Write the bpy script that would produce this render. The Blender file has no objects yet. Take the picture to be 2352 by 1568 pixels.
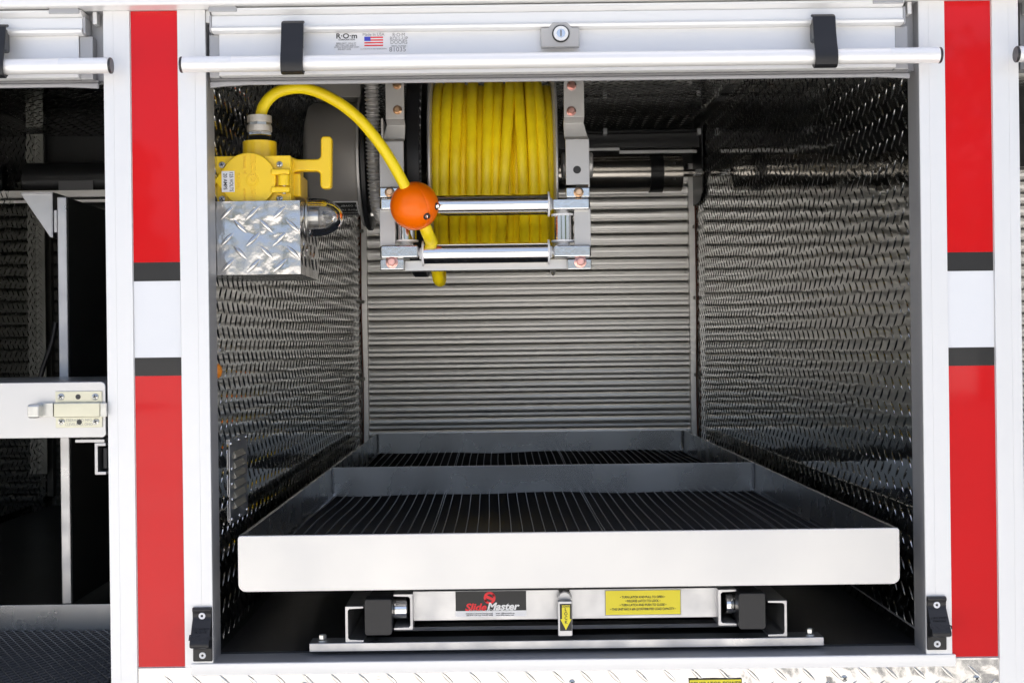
import bpy, math, random
import numpy as np
from mathutils import Vector, Matrix

random.seed(4)
scene = bpy.context.scene
C = scene.collection

# ------------------------------------------------------------------ camera, world, sun, exposure
CAMZ = 1.5
cd = bpy.data.cameras.new('camera')
cam = bpy.data.objects.new('camera', cd)
C.objects.link(cam)
cd.sensor_width = 36.0
cd.lens = 45.9
cd.shift_x = 36.0 / 2352
cd.shift_y = 6.0 / 2352
cd.clip_start = 0.05
cd.clip_end = 2000
cam.location = (0, -2.0, CAMZ)
cam.rotation_euler = (Matrix.Rotation(math.radians(90), 3, 'X') @ Matrix.Rotation(math.radians(-0.716), 3, 'Z')).to_euler()
scene.camera = cam

SUN_EL, SUN_AZ = 66.0, 20.0        # azimuth from +Y (behind the truck) towards +X
world = bpy.data.worlds.new('World')
scene.world = world
world.use_nodes = True
wn = world.node_tree
bg = wn.nodes['Background']
sky = wn.nodes.new('ShaderNodeTexSky')
sky.sky_type = 'NISHITA'
sky.sun_disc = False
sky.sun_elevation = math.radians(SUN_EL)
sky.sun_rotation = math.radians(SUN_AZ)
sky.air_density = 0.7
sky.dust_density = 6.0
sky.ozone_density = 1.0
hs = wn.nodes.new('ShaderNodeHueSaturation')
hs.inputs['Saturation'].default_value = 0.8
wn.links.new(sky.outputs[0], hs.inputs['Color'])
wn.links.new(hs.outputs[0], bg.inputs[0])
bg.inputs[1].default_value = 0.13
sd = bpy.data.lights.new('sun', 'SUN')
sd.energy = 4.2
sd.angle = math.radians(0.53)
sd.color = (1.0, 0.965, 0.92)
so = bpy.data.objects.new('sun', sd)
C.objects.link(so)
_el, _az = math.radians(SUN_EL), math.radians(SUN_AZ)
dsun = Vector((math.cos(_el) * math.sin(_az), math.cos(_el) * math.cos(_az), math.sin(_el)))
so.rotation_euler = dsun.to_track_quat('Z', 'Y').to_euler()
so.location = (2, 4, 8)
scene.view_settings.view_transform = 'Standard'
scene.view_settings.look = 'None'
scene.view_settings.gamma = 1.0
scene.view_settings.use_curve_mapping = False
scene.view_settings.exposure = 1.55
scene.cycles.max_bounces = 14
scene.cycles.glossy_bounces = 10
scene.cycles.diffuse_bounces = 5
scene.cycles.transmission_bounces = 8
scene.cycles.use_denoising = True
scene.cycles.sample_clamp_indirect = 6.0
scene.cycles.caustics_reflective = True

# ------------------------------------------------------------------ helpers
ROLL = 0.0125
def at(u, v, y):
    """point of the place at depth y behind the body side, from photo coordinates (2352 wide)"""
    du, dv = u - 1140.0, v - 790.0
    k = (2.0 + y) / 3000.0
    return Vector(((du - ROLL * dv) * k, y, CAMZ - (dv + ROLL * du) * k))

def px(us, y=0.0):
    return (us - 1140.0) * (2.0 + y) / 3000.0
def pz(vs, y=0.0):
    return CAMZ - (vs - 790.0) * (2.0 + y) / 3000.0

MATS = {}
def mat(name, col, metal=0.0, rough=0.5, coat=0.0, bump=None, vary=None, trans=0.0, spec=0.5, brushed=None, emit=None, rvary=None):
    m = bpy.data.materials.new(name)
    m.use_nodes = True
    nt = m.node_tree
    b = nt.nodes['Principled BSDF']
    b.inputs['Base Color'].default_value = (*col, 1)
    b.inputs['Metallic'].default_value = metal
    b.inputs['Roughness'].default_value = rough
    b.inputs['Coat Weight'].default_value = coat
    b.inputs['Coat Roughness'].default_value = 0.04
    b.inputs['Specular IOR Level'].default_value = spec
    b.inputs['Transmission Weight'].default_value = trans
    tc = nt.nodes.new('ShaderNodeTexCoord')
    def noise(scale, detail=3.0, stretch=None):
        n = nt.nodes.new('ShaderNodeTexNoise')
        n.inputs['Scale'].default_value = scale
        n.inputs['Detail'].default_value = detail
        if stretch:
            mp = nt.nodes.new('ShaderNodeMapping')
            mp.inputs['Scale'].default_value = stretch
            nt.links.new(tc.outputs['Object'], mp.inputs[0])
            nt.links.new(mp.outputs[0], n.inputs['Vector'])
        else:
            nt.links.new(tc.outputs['Object'], n.inputs['Vector'])
        return n
    if vary:
        sc, amt = vary[0], vary[1]
        n = noise(sc, 4.0, vary[2] if len(vary) > 2 else None)
        mr = nt.nodes.new('ShaderNodeMapRange')
        mr.inputs['From Min'].default_value = 0.3
        mr.inputs['From Max'].default_value = 0.7
        nt.links.new(n.outputs['Fac'], mr.inputs['Value'])
        mx = nt.nodes.new('ShaderNodeMix')
        mx.data_type = 'RGBA'
        mx.inputs[6].default_value = (*[max(0, c * (1 - amt)) for c in col], 1)
        mx.inputs[7].default_value = (*[min(1, c * (1 + amt)) for c in col], 1)
        nt.links.new(mr.outputs[0], mx.inputs[0])
        nt.links.new(mx.outputs[2], b.inputs['Base Color'])
    if rvary:
        n = noise(rvary[0], 4.0)
        mr = nt.nodes.new('ShaderNodeMapRange')
        mr.inputs['From Min'].default_value = 0.3
        mr.inputs['From Max'].default_value = 0.7
        mr.inputs['To Min'].default_value = rvary[1]
        mr.inputs['To Max'].default_value = rvary[2]
        nt.links.new(n.outputs['Fac'], mr.inputs['Value'])
        nt.links.new(mr.outputs[0], b.inputs['Roughness'])
    prev = None
    for spec_ in ([bump] if bump and not isinstance(bump, list) else (bump or [])):
        bp = nt.nodes.new('ShaderNodeBump')
        bp.inputs['Strength'].default_value = spec_[1]
        bp.inputs['Distance'].default_value = spec_[2] if len(spec_) > 2 else 0.001
        n = noise(spec_[0], 2.0, spec_[3] if len(spec_) > 3 else None)
        nt.links.new(n.outputs['Fac'], bp.inputs['Height'])
        if prev:
            nt.links.new(prev.outputs[0], bp.inputs['Normal'])
        prev = bp
    if prev:
        nt.links.new(prev.outputs[0], b.inputs['Normal'])
    if emit:
        b.inputs['Emission Color'].default_value = (*emit, 1)
        b.inputs['Emission Strength'].default_value = 1
    MATS[name] = m
    return m

mat('white_aluminium', (0.80, 0.80, 0.80), 0.25, 0.38, bump=(900, 0.05, 0.0005, (1, 1, 0.05)), vary=(3, 0.02))
mat('white_paint', (0.80, 0.80, 0.80), 0, 0.25, 0.4, vary=(2, 0.015))
mat('bar_metal', (0.86, 0.85, 0.84), 0.35, 0.45, bump=(600, 0.05, 0.0004, (0.02, 1, 1)))
mat('red_film', (0.62, 0.003, 0.006), 0, 0.35, 0.5, spec=0.15, bump=(7, 0.10, 0.003), vary=(4, 0.04))
mat('black_film', (0.012, 0.011, 0.010), 0, 0.45, 0.15, bump=(700, 0.3, 0.0004))
mat('white_film', (0.78, 0.79, 0.81), 0, 0.35, 0.2)
mat('seal_grey', (0.20, 0.20, 0.21), 0, 0.5)
mat('seal_light', (0.34, 0.34, 0.36), 0, 0.4)
mat('track_grey', (0.42, 0.42, 0.43), 0.5, 0.45, vary=(8, 0.06))
mat('rubber_black', (0.013, 0.013, 0.015), 0, 0.40, bump=(500, 0.2, 0.0005), spec=0.45)
mat('plastic_black', (0.02, 0.02, 0.021), 0, 0.3, 0.1, bump=(900, 0.1, 0.0003))
mat('plate_mirror', (0.62, 0.62, 0.605), 1, 0.06, bump=[(5.5, 0.2, 0.006), (30, 0.22, 0.0011)], rvary=(9, 0.03, 0.09))
mat('plate_bright', (0.62, 0.61, 0.595), 1, 0.14, bump=[(18, 0.8, 0.008), (60, 0.45, 0.0016)], rvary=(14, 0.12, 0.26))
mat('brushed_tray', (0.74, 0.74, 0.74), 1, 0.27, bump=(350, 0.10, 0.0006, (0.03, 1, 1)), vary=(5, 0.05), rvary=(6, 0.22, 0.32))
mat('brushed_white', (0.64, 0.635, 0.63), 0.8, 0.42, bump=(350, 0.06, 0.0005, (0.03, 1, 1)), vary=(4, 0.025), rvary=(6, 0.34, 0.46))
mat('mill_metal', (0.52, 0.52, 0.53), 0.9, 0.36, bump=(220, 0.15, 0.0006, (0.1, 1, 1)), vary=(14, 0.10), rvary=(18, 0.25, 0.5))
mat('slat_metal', (0.90, 0.885, 0.86), 1.0, 0.36, vary=(3, 0.03))
mat('chrome', (0.88, 0.87, 0.86), 1, 0.05)
mat('chrome_block', (0.82, 0.83, 0.84), 1, 0.14, bump=(160, 0.25, 0.0006))
mat('steel_roller', (0.86, 0.84, 0.82), 1, 0.07, bump=(300, 0.05, 0.0003, (1, 0.02, 0.02)))
mat('reel_grey', (0.52, 0.51, 0.50), 0.55, 0.40, bump=(900, 0.10, 0.0003), vary=(6, 0.05))
mat('housing_grey', (0.33, 0.315, 0.30), 0.35, 0.48, bump=(1200, 0.12, 0.0003))
mat('conduit_grey', (0.50, 0.49, 0.48), 0.5, 0.35)
mat('nylon_white', (0.78, 0.78, 0.80), 0, 0.35)
mat('cable_yellow', (0.98, 0.72, 0.006), 0, 0.42, vary=(16, 0.10), bump=(700, 0.1, 0.0004))
mat('cable_wrap', (0.98, 0.71, 0.006), 0, 0.42, vary=(28, 0.10), bump=(700, 0.1, 0.0004))
mat('paint_yellow', (0.90, 0.60, 0.008), 0, 0.30, 0.3, vary=(9, 0.04), bump=(250, 0.06, 0.0006))
mat('orange_ball', (1.0, 0.17, 0.0), 0, 0.32, 0.1, spec=0.25, bump=(160, 0.04, 0.0005))
mat('gold_zinc', (0.72, 0.48, 0.30), 1, 0.28, vary=(70, 0.30))
mat('pink_zinc', (0.80, 0.45, 0.40), 1, 0.30, vary=(80, 0.25))
mat('zinc', (0.60, 0.60, 0.58), 1, 0.28, vary=(60, 0.12))
mat('latch_zinc', (0.62, 0.61, 0.50), 0.9, 0.30, vary=(20, 0.06))
mat('dark_steel', (0.05, 0.05, 0.052), 0.4, 0.35)
mat('sticker_white', (0.78, 0.78, 0.80), 0, 0.4)
mat('lock_grey', (0.46, 0.45, 0.44), 0.2, 0.5)
mat('ink', (0.02, 0.02, 0.02), 0, 0.5)
mat('ink_grey', (0.28, 0.28, 0.29), 0, 0.5)
mat('ink_white', (0.8, 0.8, 0.8), 0, 0.5)
mat('ink_red', (0.75, 0.01, 0.02), 0, 0.4)
mat('ink_blue', (0.05, 0.06, 0.5), 0, 0.4)
mat('sticker_yellow', (0.82, 0.70, 0.02), 0, 0.4)
mat('board_dark', (0.03, 0.03, 0.028), 0.3, 0.45)
mat('floor_dark', (0.045, 0.045, 0.048), 0.6, 0.3, bump=(300, 0.1, 0.0005), vary=(5, 0.2))
mat('mat_rubber', (0.016, 0.016, 0.017), 0, 0.33, spec=0.7)
mat('mat_line', (0.14, 0.14, 0.145), 0, 0.3)
mat('tube_metal', (0.46, 0.43, 0.39), 0.95, 0.20, bump=(300, 0.05, 0.0003, (0.02, 1, 1)))
mat('amber', (0.6, 0.2, 0.02), 0, 0.3)
mat('clear_lens', (0.95, 0.95, 0.95), 0, 0.03, trans=1.0)
mat('concrete', (0.365, 0.36, 0.34), 0, 0.85, vary=(0.6, 0.10), bump=(30, 0.2, 0.004))
mat('asphalt', (0.06, 0.06, 0.06), 0, 0.8, vary=(2, 0.2), bump=(60, 0.2, 0.004))
mat('wire_red', (0.30, 0.13, 0.09), 0, 0.5)
mat('nylon_dim', (0.45, 0.43, 0.38), 0, 0.5)
mat('slat_shaded', (0.12, 0.12, 0.11), 0.9, 0.45)  # shaded copy of the slat metal for the dim left compartment
mat('plate_reflection', (0.26, 0.26, 0.24), 0.9, 0.42, vary=(12, 0.2))  # mid grey of the strip mirrored in the left wall
mat('knurl_metal', (0.72, 0.68, 0.62), 0.7, 0.45, bump=(900, 0.8, 0.001))
mat('louvre_metal', (0.36, 0.34, 0.29), 0.8, 0.4)
mat('body_inside', (0.10, 0.10, 0.10), 0.3, 0.5)
mat('bark', (0.10, 0.07, 0.05), 0, 0.9)
mat('leaf', (0.05, 0.085, 0.03), 0, 0.6, vary=(1.5, 0.3))

ORG = {}
def link(o, parent=None):
    C.objects.link(o)
    if parent is not None:
        o.parent = parent
def origin_of(p):
    o = Vector((0, 0, 0))
    while p is not None:
        o += Vector(p.location)
        p = p.parent
    return o
def thing(name, label, cat, loc=(0, 0, 0), group=None):
    o = bpy.data.objects.new(name, None)
    o.empty_display_size = 0.05
    C.objects.link(o)
    o.location = loc
    tag(o, label, cat, group)
    return o
def tag(o, label=None, cat=None, group=None, kind=None):
    if label: o['label'] = label
    if cat: o['category'] = cat
    if group: o['group'] = group
    if kind: o['kind'] = kind
    return o

class MB:
    def __init__(self):
        self.v, self.f, self.m, self.k = [], [], [], 0
    def mi(self, k):
        self.k = k
        return self
    def add(self, vs, fs):
        n = len(self.v)
        self.v += [tuple(p) for p in vs]
        for f in fs:
            self.f.append(tuple(i + n for i in f))
            self.m.append(self.k)
        return self
    def box(self, x0, x1, y0, y1, z0, z1):
        x0, x1 = sorted((x0, x1)); y0, y1 = sorted((y0, y1)); z0, z1 = sorted((z0, z1))
        vs = [(x, y, z) for z in (z0, z1) for y in (y0, y1) for x in (x0, x1)]
        return self.add(vs, [(0, 2, 3, 1), (4, 5, 7, 6), (0, 1, 5, 4), (2, 6, 7, 3), (0, 4, 6, 2), (1, 3, 7, 5)])
    def pbox(self, u0, v0, u1, v1, y0, y1):
        """box whose front face (depth y0) covers the given part of the photo"""
        um, vm = (u0 + u1) / 2, (v0 + v1) / 2
        return self.box(at(u0, vm, y0).x, at(u1, vm, y0).x, y0, y1, at(um, v0, y0).z, at(um, v1, y0).z)
    def prism(self, pts, d):
        """polygon pts (3D, planar) swept by the vector d"""
        d = Vector(d); pts = [Vector(p) for p in pts]; n = len(pts)
        vs = pts + [p + d for p in pts]
        nrm = Vector((0, 0, 0))
        for i in range(n):
            nrm += pts[i].cross(pts[(i + 1) % n])
        fl = nrm.dot(d) > 0
        fs = [tuple(range(n)) if not fl else tuple(reversed(range(n))),
              tuple(range(n, 2 * n)) if fl else tuple(reversed(range(n, 2 * n)))]
        for i in range(n):
            j = (i + 1) % n
            fs.append((i, j, j + n, i + n) if fl else (j, i, i + n, j + n))
        return self.add(vs, fs)
    def lathe(self, prof, p, d, n=32, caps=True):
        """prof: (t, r) along the unit direction d from p"""
        d = Vector(d).normalized(); p = Vector(p)
        a = d.orthogonal().normalized(); b = d.cross(a)
        vs, fs = [], []
        for t, r in prof:
            for i in range(n):
                w = 2 * math.pi * i / n
                vs.append(p + d * t + (a * math.cos(w) + b * math.sin(w)) * r)
        for k in range(len(prof) - 1):
            for i in range(n):
                j = (i + 1) % n
                fs.append((k * n + i, k * n + j, (k + 1) * n + j, (k + 1) * n + i))
        if caps:
            fs.append(tuple(reversed(range(n))))
            L = (len(prof) - 1) * n
            fs.append(tuple(range(L, L + n)))
        return self.add(vs, fs)
    def cyl(self, p0, p1, r, r1=None, n=32, ch=0.0):
        p0, p1 = Vector(p0), Vector(p1)
        L = (p1 - p0).length
        r1 = r if r1 is None else r1
        prof = [(0, r), (L, r1)] if ch <= 0 else [(0, r - ch), (ch, r), (L - ch, r1), (L, r1 - ch)]
        return self.lathe(prof, p0, p1 - p0, n)
    def tube(self, pts, r, n=16, sub=8, closed=False, rf=None):
        P = [Vector(p) for p in pts]
        path = []
        m = len(P)
        rng = range(m) if closed else range(m - 1)
        for i in rng:
            if closed:
                a, b, c, d = P[(i - 1) % m], P[i], P[(i + 1) % m], P[(i + 2) % m]
            else:
                a = P[i - 1] if i > 0 else P[0] * 2 - P[1]
                b, c = P[i], P[i + 1]
                d = P[i + 2] if i + 2 < m else P[-1] * 2 - P[-2]
            for s in range(sub):
                t = s / sub
                path.append(0.5 * ((2 * b) + (c - a) * t + (2 * a - 5 * b + 4 * c - d) * t * t + (3 * b - 3 * c + d - a) * t ** 3))
        if not closed:
            path.append(P[-1])
        vs, fs = [], []
        up = None
        acc = 0
        M = len(path)
        for i, p in enumerate(path):
            if closed:
                tg = (path[(i + 1) % M] - path[i - 1]).normalized()
            else:
                tg = (path[min(i + 1, M - 1)] - path[max(i - 1, 0)]).normalized()
            if up is None:
                up = tg.orthogonal().normalized()
            up = (up - tg * up.dot(tg)).normalized()
            b = tg.cross(up)
            if i: acc += (p - path[i - 1]).length
            rr = r if rf is None else rf(acc)
            for k in range(n):
                w = 2 * math.pi * k / n
                vs.append(p + (up * math.cos(w) + b * math.sin(w)) * rr)
        for i in range(M if closed else M - 1):
            i2 = (i + 1) % M
            for k in range(n):
                k2 = (k + 1) % n
                fs.append((i * n + k, i * n + k2, i2 * n + k2, i2 * n + k))
        if not closed:
            fs.append(tuple(reversed(range(n))))
            fs.append(tuple(range((M - 1) * n, M * n)))
        return self.add(vs, fs)
    def hexbolt(self, p, d, r, h=0.008, flange=True):
        p, d = Vector(p), Vector(d).normalized()
        if flange:
            self.lathe([(0, r), (0.0015, r), (0.003, r * 0.78)], p, d, 28)
        a = d.orthogonal().normalized(); b = d.cross(a)
        self.lathe([(0.002, r * 0.74), (h - 0.001, r * 0.74), (h, r * 0.62)], p, d, 6)
        self.lathe([(h - 0.001, r * 0.5), (h + 0.0004, r * 0.46)], p, d, 20)
        return self
    def screw(self, p, d, r):
        p, d = Vector(p), Vector(d).normalized()
        self.lathe([(0, r), (0.0012, r * 0.96), (0.0024, r * 0.6), (0.0027, r * 0.2)], p, d, 24)
        return self
    def treads(self, o, U, V, N, ul, vl, pitch=0.0415, L=0.031, W=0.0063, H=0.0019, ph=(0.25, 0.25)):
        """raised lozenges of tread plate over the sheet o + s*U + t*V"""
        o, U, V, N = [np.array(Vector(q)) for q in (o, U, V, N)]
        ts = np.linspace(-1, 1, 7)
        base = []
        for t in ts:
            w = (1 - t * t) ** 0.8 * W / 2
            h = (1 - t * t) ** 0.7 * H
            base += [(t * L / 2, -w, -0.0002), (t * L / 2, -w * 0.62, h * 0.72), (t * L / 2, 0, h), (t * L / 2, w * 0.62, h * 0.72), (t * L / 2, w, -0.0002)]
        base = np.array(base)
        bf = []
        for i in range(6):
            for k in range(4):
                a = i * 5 + k
                bf.append((a, a + 5, a + 6, a + 1))
        bf = np.array(bf)
        cs = []
        for par in (0, 1):
            ang = math.radians(45 if par == 0 else -45)
            for i in range(int(ul / pitch) + 2):
                for j in range(int(vl / pitch) + 2):
                    s = (i + ph[0] + 0.5 * par - 0.5) * pitch
                    t = (j + ph[1] + 0.5 * par - 0.5) * pitch
                    if L * 0.36 < s < ul - L * 0.36 and L * 0.36 < t < vl - L * 0.36:
                        cs.append((s, t, ang))
        flip = np.dot(np.cross(U, V), N) < 0
        for s, t, ang in cs:
            ca, sa = math.cos(ang), math.sin(ang)
            X = base[:, 0] * ca - base[:, 1] * sa + s
            Y = base[:, 0] * sa + base[:, 1] * ca + t
            P = o + X[:, None] * U + Y[:, None] * V + base[:, 2][:, None] * N
            n = len(self.v)
            self.v += [tuple(q) for q in P.tolist()]
            ff = (bf[:, ::-1] if flip else bf) + n
            self.f += [tuple(q) for q in ff.tolist()]
            self.m += [self.k] * len(ff)
        return self
    def build(self, name, mats, parent=None, bevel=0.0, smooth=35, segs=2, map=None):
        if isinstance(mats, str): mats = [mats]
        V = np.array(self.v, dtype=float)
        if map is not None:
            V = np.array([map(p) for p in V])
        c = (V.min(0) + V.max(0)) / 2
        if parent is None:
            c[2] = V[:, 2].min()
        me = bpy.data.meshes.new(name)
        me.from_pydata((V - c).tolist(), [], self.f)
        for q in mats:
            me.materials.append(MATS[q])
        me.polygons.foreach_set('material_index', self.m)
        me.polygons.foreach_set('use_smooth', [True] * len(self.f))
        me.update()
        me.set_sharp_from_angle(angle=math.radians(smooth))
        o = bpy.data.objects.new(name, me)
        link(o, parent)
        o.location = Vector(c) - origin_of(parent)
        if bevel > 0:
            b = o.modifiers.new('bevel', 'BEVEL')
            b.width = bevel
            b.segments = segs
            b.limit_method = 'ANGLE'
            b.angle_limit = math.radians(50)
            b.harden_normals = True
        return o

def lettering(lines, parent, m='ink', depth=0.0002, name='lettering'):
    """lines: (text, position of its middle, height, right vector, up vector, stretch, weight, shear); one mesh"""
    vs, fs = [], []
    for ln in lines:
        body, pos, size, R, U = ln[:5]
        stretch = ln[5] if len(ln) > 5 else 1.0
        weight = ln[6] if len(ln) > 6 else 0.0
        shear = ln[7] if len(ln) > 7 else 0.0
        cu = bpy.data.curves.new('t', 'FONT')
        cu.body = body
        cu.size = 1.0
        cu.align_x = 'CENTER'
        cu.align_y = 'CENTER'
        cu.offset = weight
        cu.shear = shear
        cu.resolution_u = 3
        cu.extrude = depth / size if size else 0
        ob = bpy.data.objects.new('t', cu)
        C.objects.link(ob)
        dg = bpy.context.evaluated_depsgraph_get()
        me = bpy.data.meshes.new_from_object(ob.evaluated_get(dg))
        R, U = Vector(R).normalized(), Vector(U).normalized()
        N = R.cross(U)
        n = len(vs)
        for q in me.vertices:
            vs.append(tuple(Vector(pos) + R * (q.co.x * size * stretch) + U * (q.co.y * size) + N * (q.co.z * size)))
        for p in me.polygons:
            fs.append(tuple(i + n for i in p.vertices))
        bpy.data.objects.remove(ob)
        bpy.data.curves.remove(cu)
        bpy.data.meshes.remove(me)
    mb = MB()
    mb.add(vs, fs)
    return mb, m, name
def put_lettering(lines, parent, m='ink', depth=0.0002, map=None, name='lettering'):
    mb, m, name = lettering(lines, parent, m, depth, name)
    return mb.build(name, m, parent, smooth=20, map=map)

XR, ZU = (1, 0, 0), (0, 0, 1)

# ------------------------------------------------------------------ setting
g = MB().box(-300, 300, -300, 300, -0.2, 0.0).build('ground', 'concrete')
tag(g, 'pale concrete apron the truck stands on', 'ground', kind='structure')

rd = MB().prism([(1.6, -3.3, 0.004), (60, -3.3, 0.004), (60, -29, 0.004), (10.2, -29, 0.004)], (0, 0, 0.002)).build('dark_ground', 'asphalt')  # unseen patch added to darken the right stripe's reflection
tag(rd, 'unseen dark asphalt patch added for the right red stripe to mirror', 'dark_ground', kind='structure')
def make_tree(x, y, hgt, w, seed, lab):
    rnd = random.Random(seed)
    t = thing('tree', lab, 'tree', (x, y, 0), 'trees across the apron')
    m = MB().lathe([(0, 0.22), (hgt * 0.25, 0.16), (hgt * 0.6, 0.09), (hgt * 0.85, 0.03)], (x, y, 0), (0, 0, 1), 12)
    for k in range(7):
        a = rnd.uniform(0, 6.28)
        z = hgt * rnd.uniform(0.25, 0.6)
        m.tube([(x, y, z), (x + math.cos(a) * w * 0.3, y + math.sin(a) * w * 0.3, z + hgt * 0.12), (x + math.cos(a) * w * 0.42, y + math.sin(a) * w * 0.42, z + hgt * 0.2)], 0.05, 6, 3)
    m.build('trunk', 'bark', t)
    vs, fs = [], []
    cl = []
    for k in range(60):
        a, zz = rnd.uniform(0, 6.28), rnd.random()
        rr = w * 0.5 * math.sqrt(max(0.05, 1 - (2 * zz - 0.8) ** 2 / 1.6)) * rnd.uniform(0.3, 1.0)
        cl.append((x + rr * math.cos(a), y + rr * math.sin(a), hgt * (0.22 + 0.74 * zz), rnd.uniform(0.35, 0.8) * w * 0.2))
    for cx, cy, cz, cr in cl:
        for q in range(60):
            d = Vector((rnd.gauss(0, 1), rnd.gauss(0, 1), rnd.gauss(0, 1))).normalized() * cr * rnd.uniform(0.5, 1.0)
            p = Vector((cx, cy, cz)) + d
            a = Vector((rnd.gauss(0, 1), rnd.gauss(0, 1), rnd.gauss(0, 1))).normalized()
            b = a.orthogonal().normalized()
            s = rnd.uniform(0.10, 0.2)
            n = len(vs)
            vs += [p - a * s, p + b * s * 0.6, p + a * s, p - b * s * 0.6]
            fs.append((n, n + 1, n + 2, n + 3))
    MB().add(vs, fs).build('crown', 'leaf', t)
for i, (x, y, hh, w, lab) in enumerate(((-9.5, -30, 6.7, 3.6, 'small narrow green tree across the apron, mirrored in the left red stripe'),
                                       (-16, -33, 8.0, 6.5, 'broad green tree across the apron left of the small narrow one'),
                                       (12.0, -30, 8.6, 7.5, 'tall green tree beyond the dark patch, mirrored in the right red stripe'),
                                       (19, -34, 8.0, 7.0, 'rightmost green tree beyond the dark patch'))):
    make_tree(x, y, hh, w, 10 + i, lab)

# real dimensions of the compartment
XL, XRW, YB = -0.4408, 0.656, 2.28
ZF, ZC = CAMZ - 0.478, CAMZ + 0.70
Z_TOP = pz(14)
Z_SILL = pz(1512)
SHIFT = 1.2475

truck = thing('fire_truck', 'white fire truck body side with red striped pillars and open compartments', 'fire truck', (0, 0, 0))

# pillar faces with the film stripes
for s, (a, b) in enumerate(((307, 417), (2177, 2286))):
    x0, x1 = px(a), px(b)
    MB().box(x0, x1, 0.002, 0.05, 0.6, Z_TOP + 0.02).build('pillar', 'white_paint', truck)
    zz = [Z_TOP, pz(592.5), pz(635.5), pz(811), pz(853), pz(1521)]
    e = 0.0012
    MB().box(x0 + e, x1 - e, 0.0005, 0.0019, zz[1], zz[0]).build('red_stripe', 'red_film', truck)
    MB().box(x0 + e, x1 - e, 0.0005, 0.0019, zz[2], zz[1] - 0.0002).build('black_stripe', 'black_film', truck)
    MB().box(x0 + e, x1 - e, 0.0005, 0.0019, zz[3], zz[2] - 0.0002).build('white_stripe', 'white_film', truck)
    MB().box(x0 + e, x1 - e, 0.0005, 0.0019, zz[4], zz[3] - 0.0002).build('black_stripe', 'black_film', truck)
    MB().box(x0 + e, x1 - e, 0.0005, 0.0019, zz[5], zz[4] - 0.0002).build('red_stripe', 'red_film', truck)

# frame posts: flat face with a fine line, and the angled return into the opening
def post(xa, xb, inner, zb):
    """xa<xb face; inner = +1 when the opening lies to the right"""
    w = xb - xa
    mb = MB()
    xs = xa + w * (0.62 if inner > 0 else 0.38)
    gq = 0.00012
    mb.box(xa, xs - gq, -0.003, 0.03, zb, Z_TOP)
    mb.box(xs + gq, xb, -0.003, 0.03, zb, Z_TOP)
    mb.box(xs - gq, xs + gq, -0.0027, 0.0295, zb + 0.0005, Z_TOP - 0.0005)
    mb.build('frame_post', 'white_aluminium', truck, 0.0007)
    xi = xb if inner > 0 else xa
    s = inner
    prof = [(xi, -0.0015), (xi + s * 0.0006, -0.0015), (xi + s * 0.0012, 0.006), (xi + s * 0.0012, 0.016),
            (xi + s * 0.0004, 0.020), (xi + s * 0.0004, 0.052), (xi - s * 0.002, 0.052), (xi - s * 0.002, 0.0305), (xi, 0.0305)]
    MB().prism([(x, y, zb) for x, y in prof], (0, 0, Z_TOP - zb)).build('frame_return', 'track_grey', truck, 0.0006)
ZLOW = 0.62
post(px(247), px(307), -1, ZLOW)
post(px(417), px(481), +1, pz(1522.8))
post(px(2118), px(2177), -1, pz(1522.8))
post(px(2286), px(2346), +1, ZLOW)
post(-1.52, -1.48, +1, ZLOW)
post(px(2346) + 1.20, px(2346) + 1.24, -1, ZLOW)

# sill of the main opening
x0, x1 = px(431), px(2184)
prof = [(-0.006, pz(1517)), (-0.006, pz(1532)), (-0.0035, pz(1536)), (-0.002, pz(1541)), (0.03, pz(1541)), (0.03, Z_SILL - 0.006), (0.0, Z_SILL - 0.0)]
MB().prism([(x0, y, z) for y, z in [(-0.006, pz(1513.5)), (-0.006, pz(1532)), (-0.0042, pz(1538)), (-0.0042, pz(1541)), (0.02, pz(1541)), (0.02, pz(1513.5))]],
           (x1 - x0, 0, 0)).build('door_sill', 'white_aluminium', truck, 0.0008)
MB().box(px(481) , px(2118), -0.004, 0.055, Z_SILL - 0.006, Z_SILL).build('sill_lip', 'track_grey', truck, 0.001)
# upper body over the doors
MB().box(-2.6, 2.9, -0.035, 0.02, pz(1.5, -0.035), 2.42).build('upper_panel', 'white_paint', truck, 0.004)
MB().box(-2.6, 2.9, -0.004, 0.02, pz(14) + 0.0005, pz(1.5, -0.035) - 0.0005).build('drip_rail', 'track_grey', truck)
# kick plate
kx0, kx1 = px(308.5), px(2286)
kz1 = pz(1523)
mb = MB().box(kx0, kx1, 0.0, 0.02, 0.78, kz1)
mb.treads((kx0, 0, kz1), (1, 0, 0), (0, 0, -1), (0, -1, 0), kx1 - kx0, kz1 - 0.78, pitch=0.0425, L=0.032, H=0.0016, ph=(0.64, 0.02))
kick = mb.build('kick_plate', 'plate_bright', truck)
MB().box(kx0, kx1, -0.0016, 0.0, kz1 - 0.0032, kz1).build('kick_plate_edge', 'plate_bright', truck, 0.0006)
for u, v in ((1314, 1567), (1939.5, 1557), (2243, 1557), (700, 1573)):
    p = at(u, v, 0)
    MB().screw(p + Vector((0, 0.0, 0)), (0, -1, 0), 0.0052).build('screw', 'zinc', truck)
    c = MB()
    for r_ in (45, -45):
        dx = Vector((math.cos(math.radians(r_)), 0, math.sin(math.radians(r_)))) * 0.003
        nx = Vector((-dx.z, 0, dx.x)) * 0.25
        q = p + Vector((0, -0.0026, 0))
        c.prism([q - dx - nx, q + dx - nx, q + dx + nx, q - dx + nx], (0, -0.0004, 0))
    c.build('screw_slot', 'ink', truck)
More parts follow.
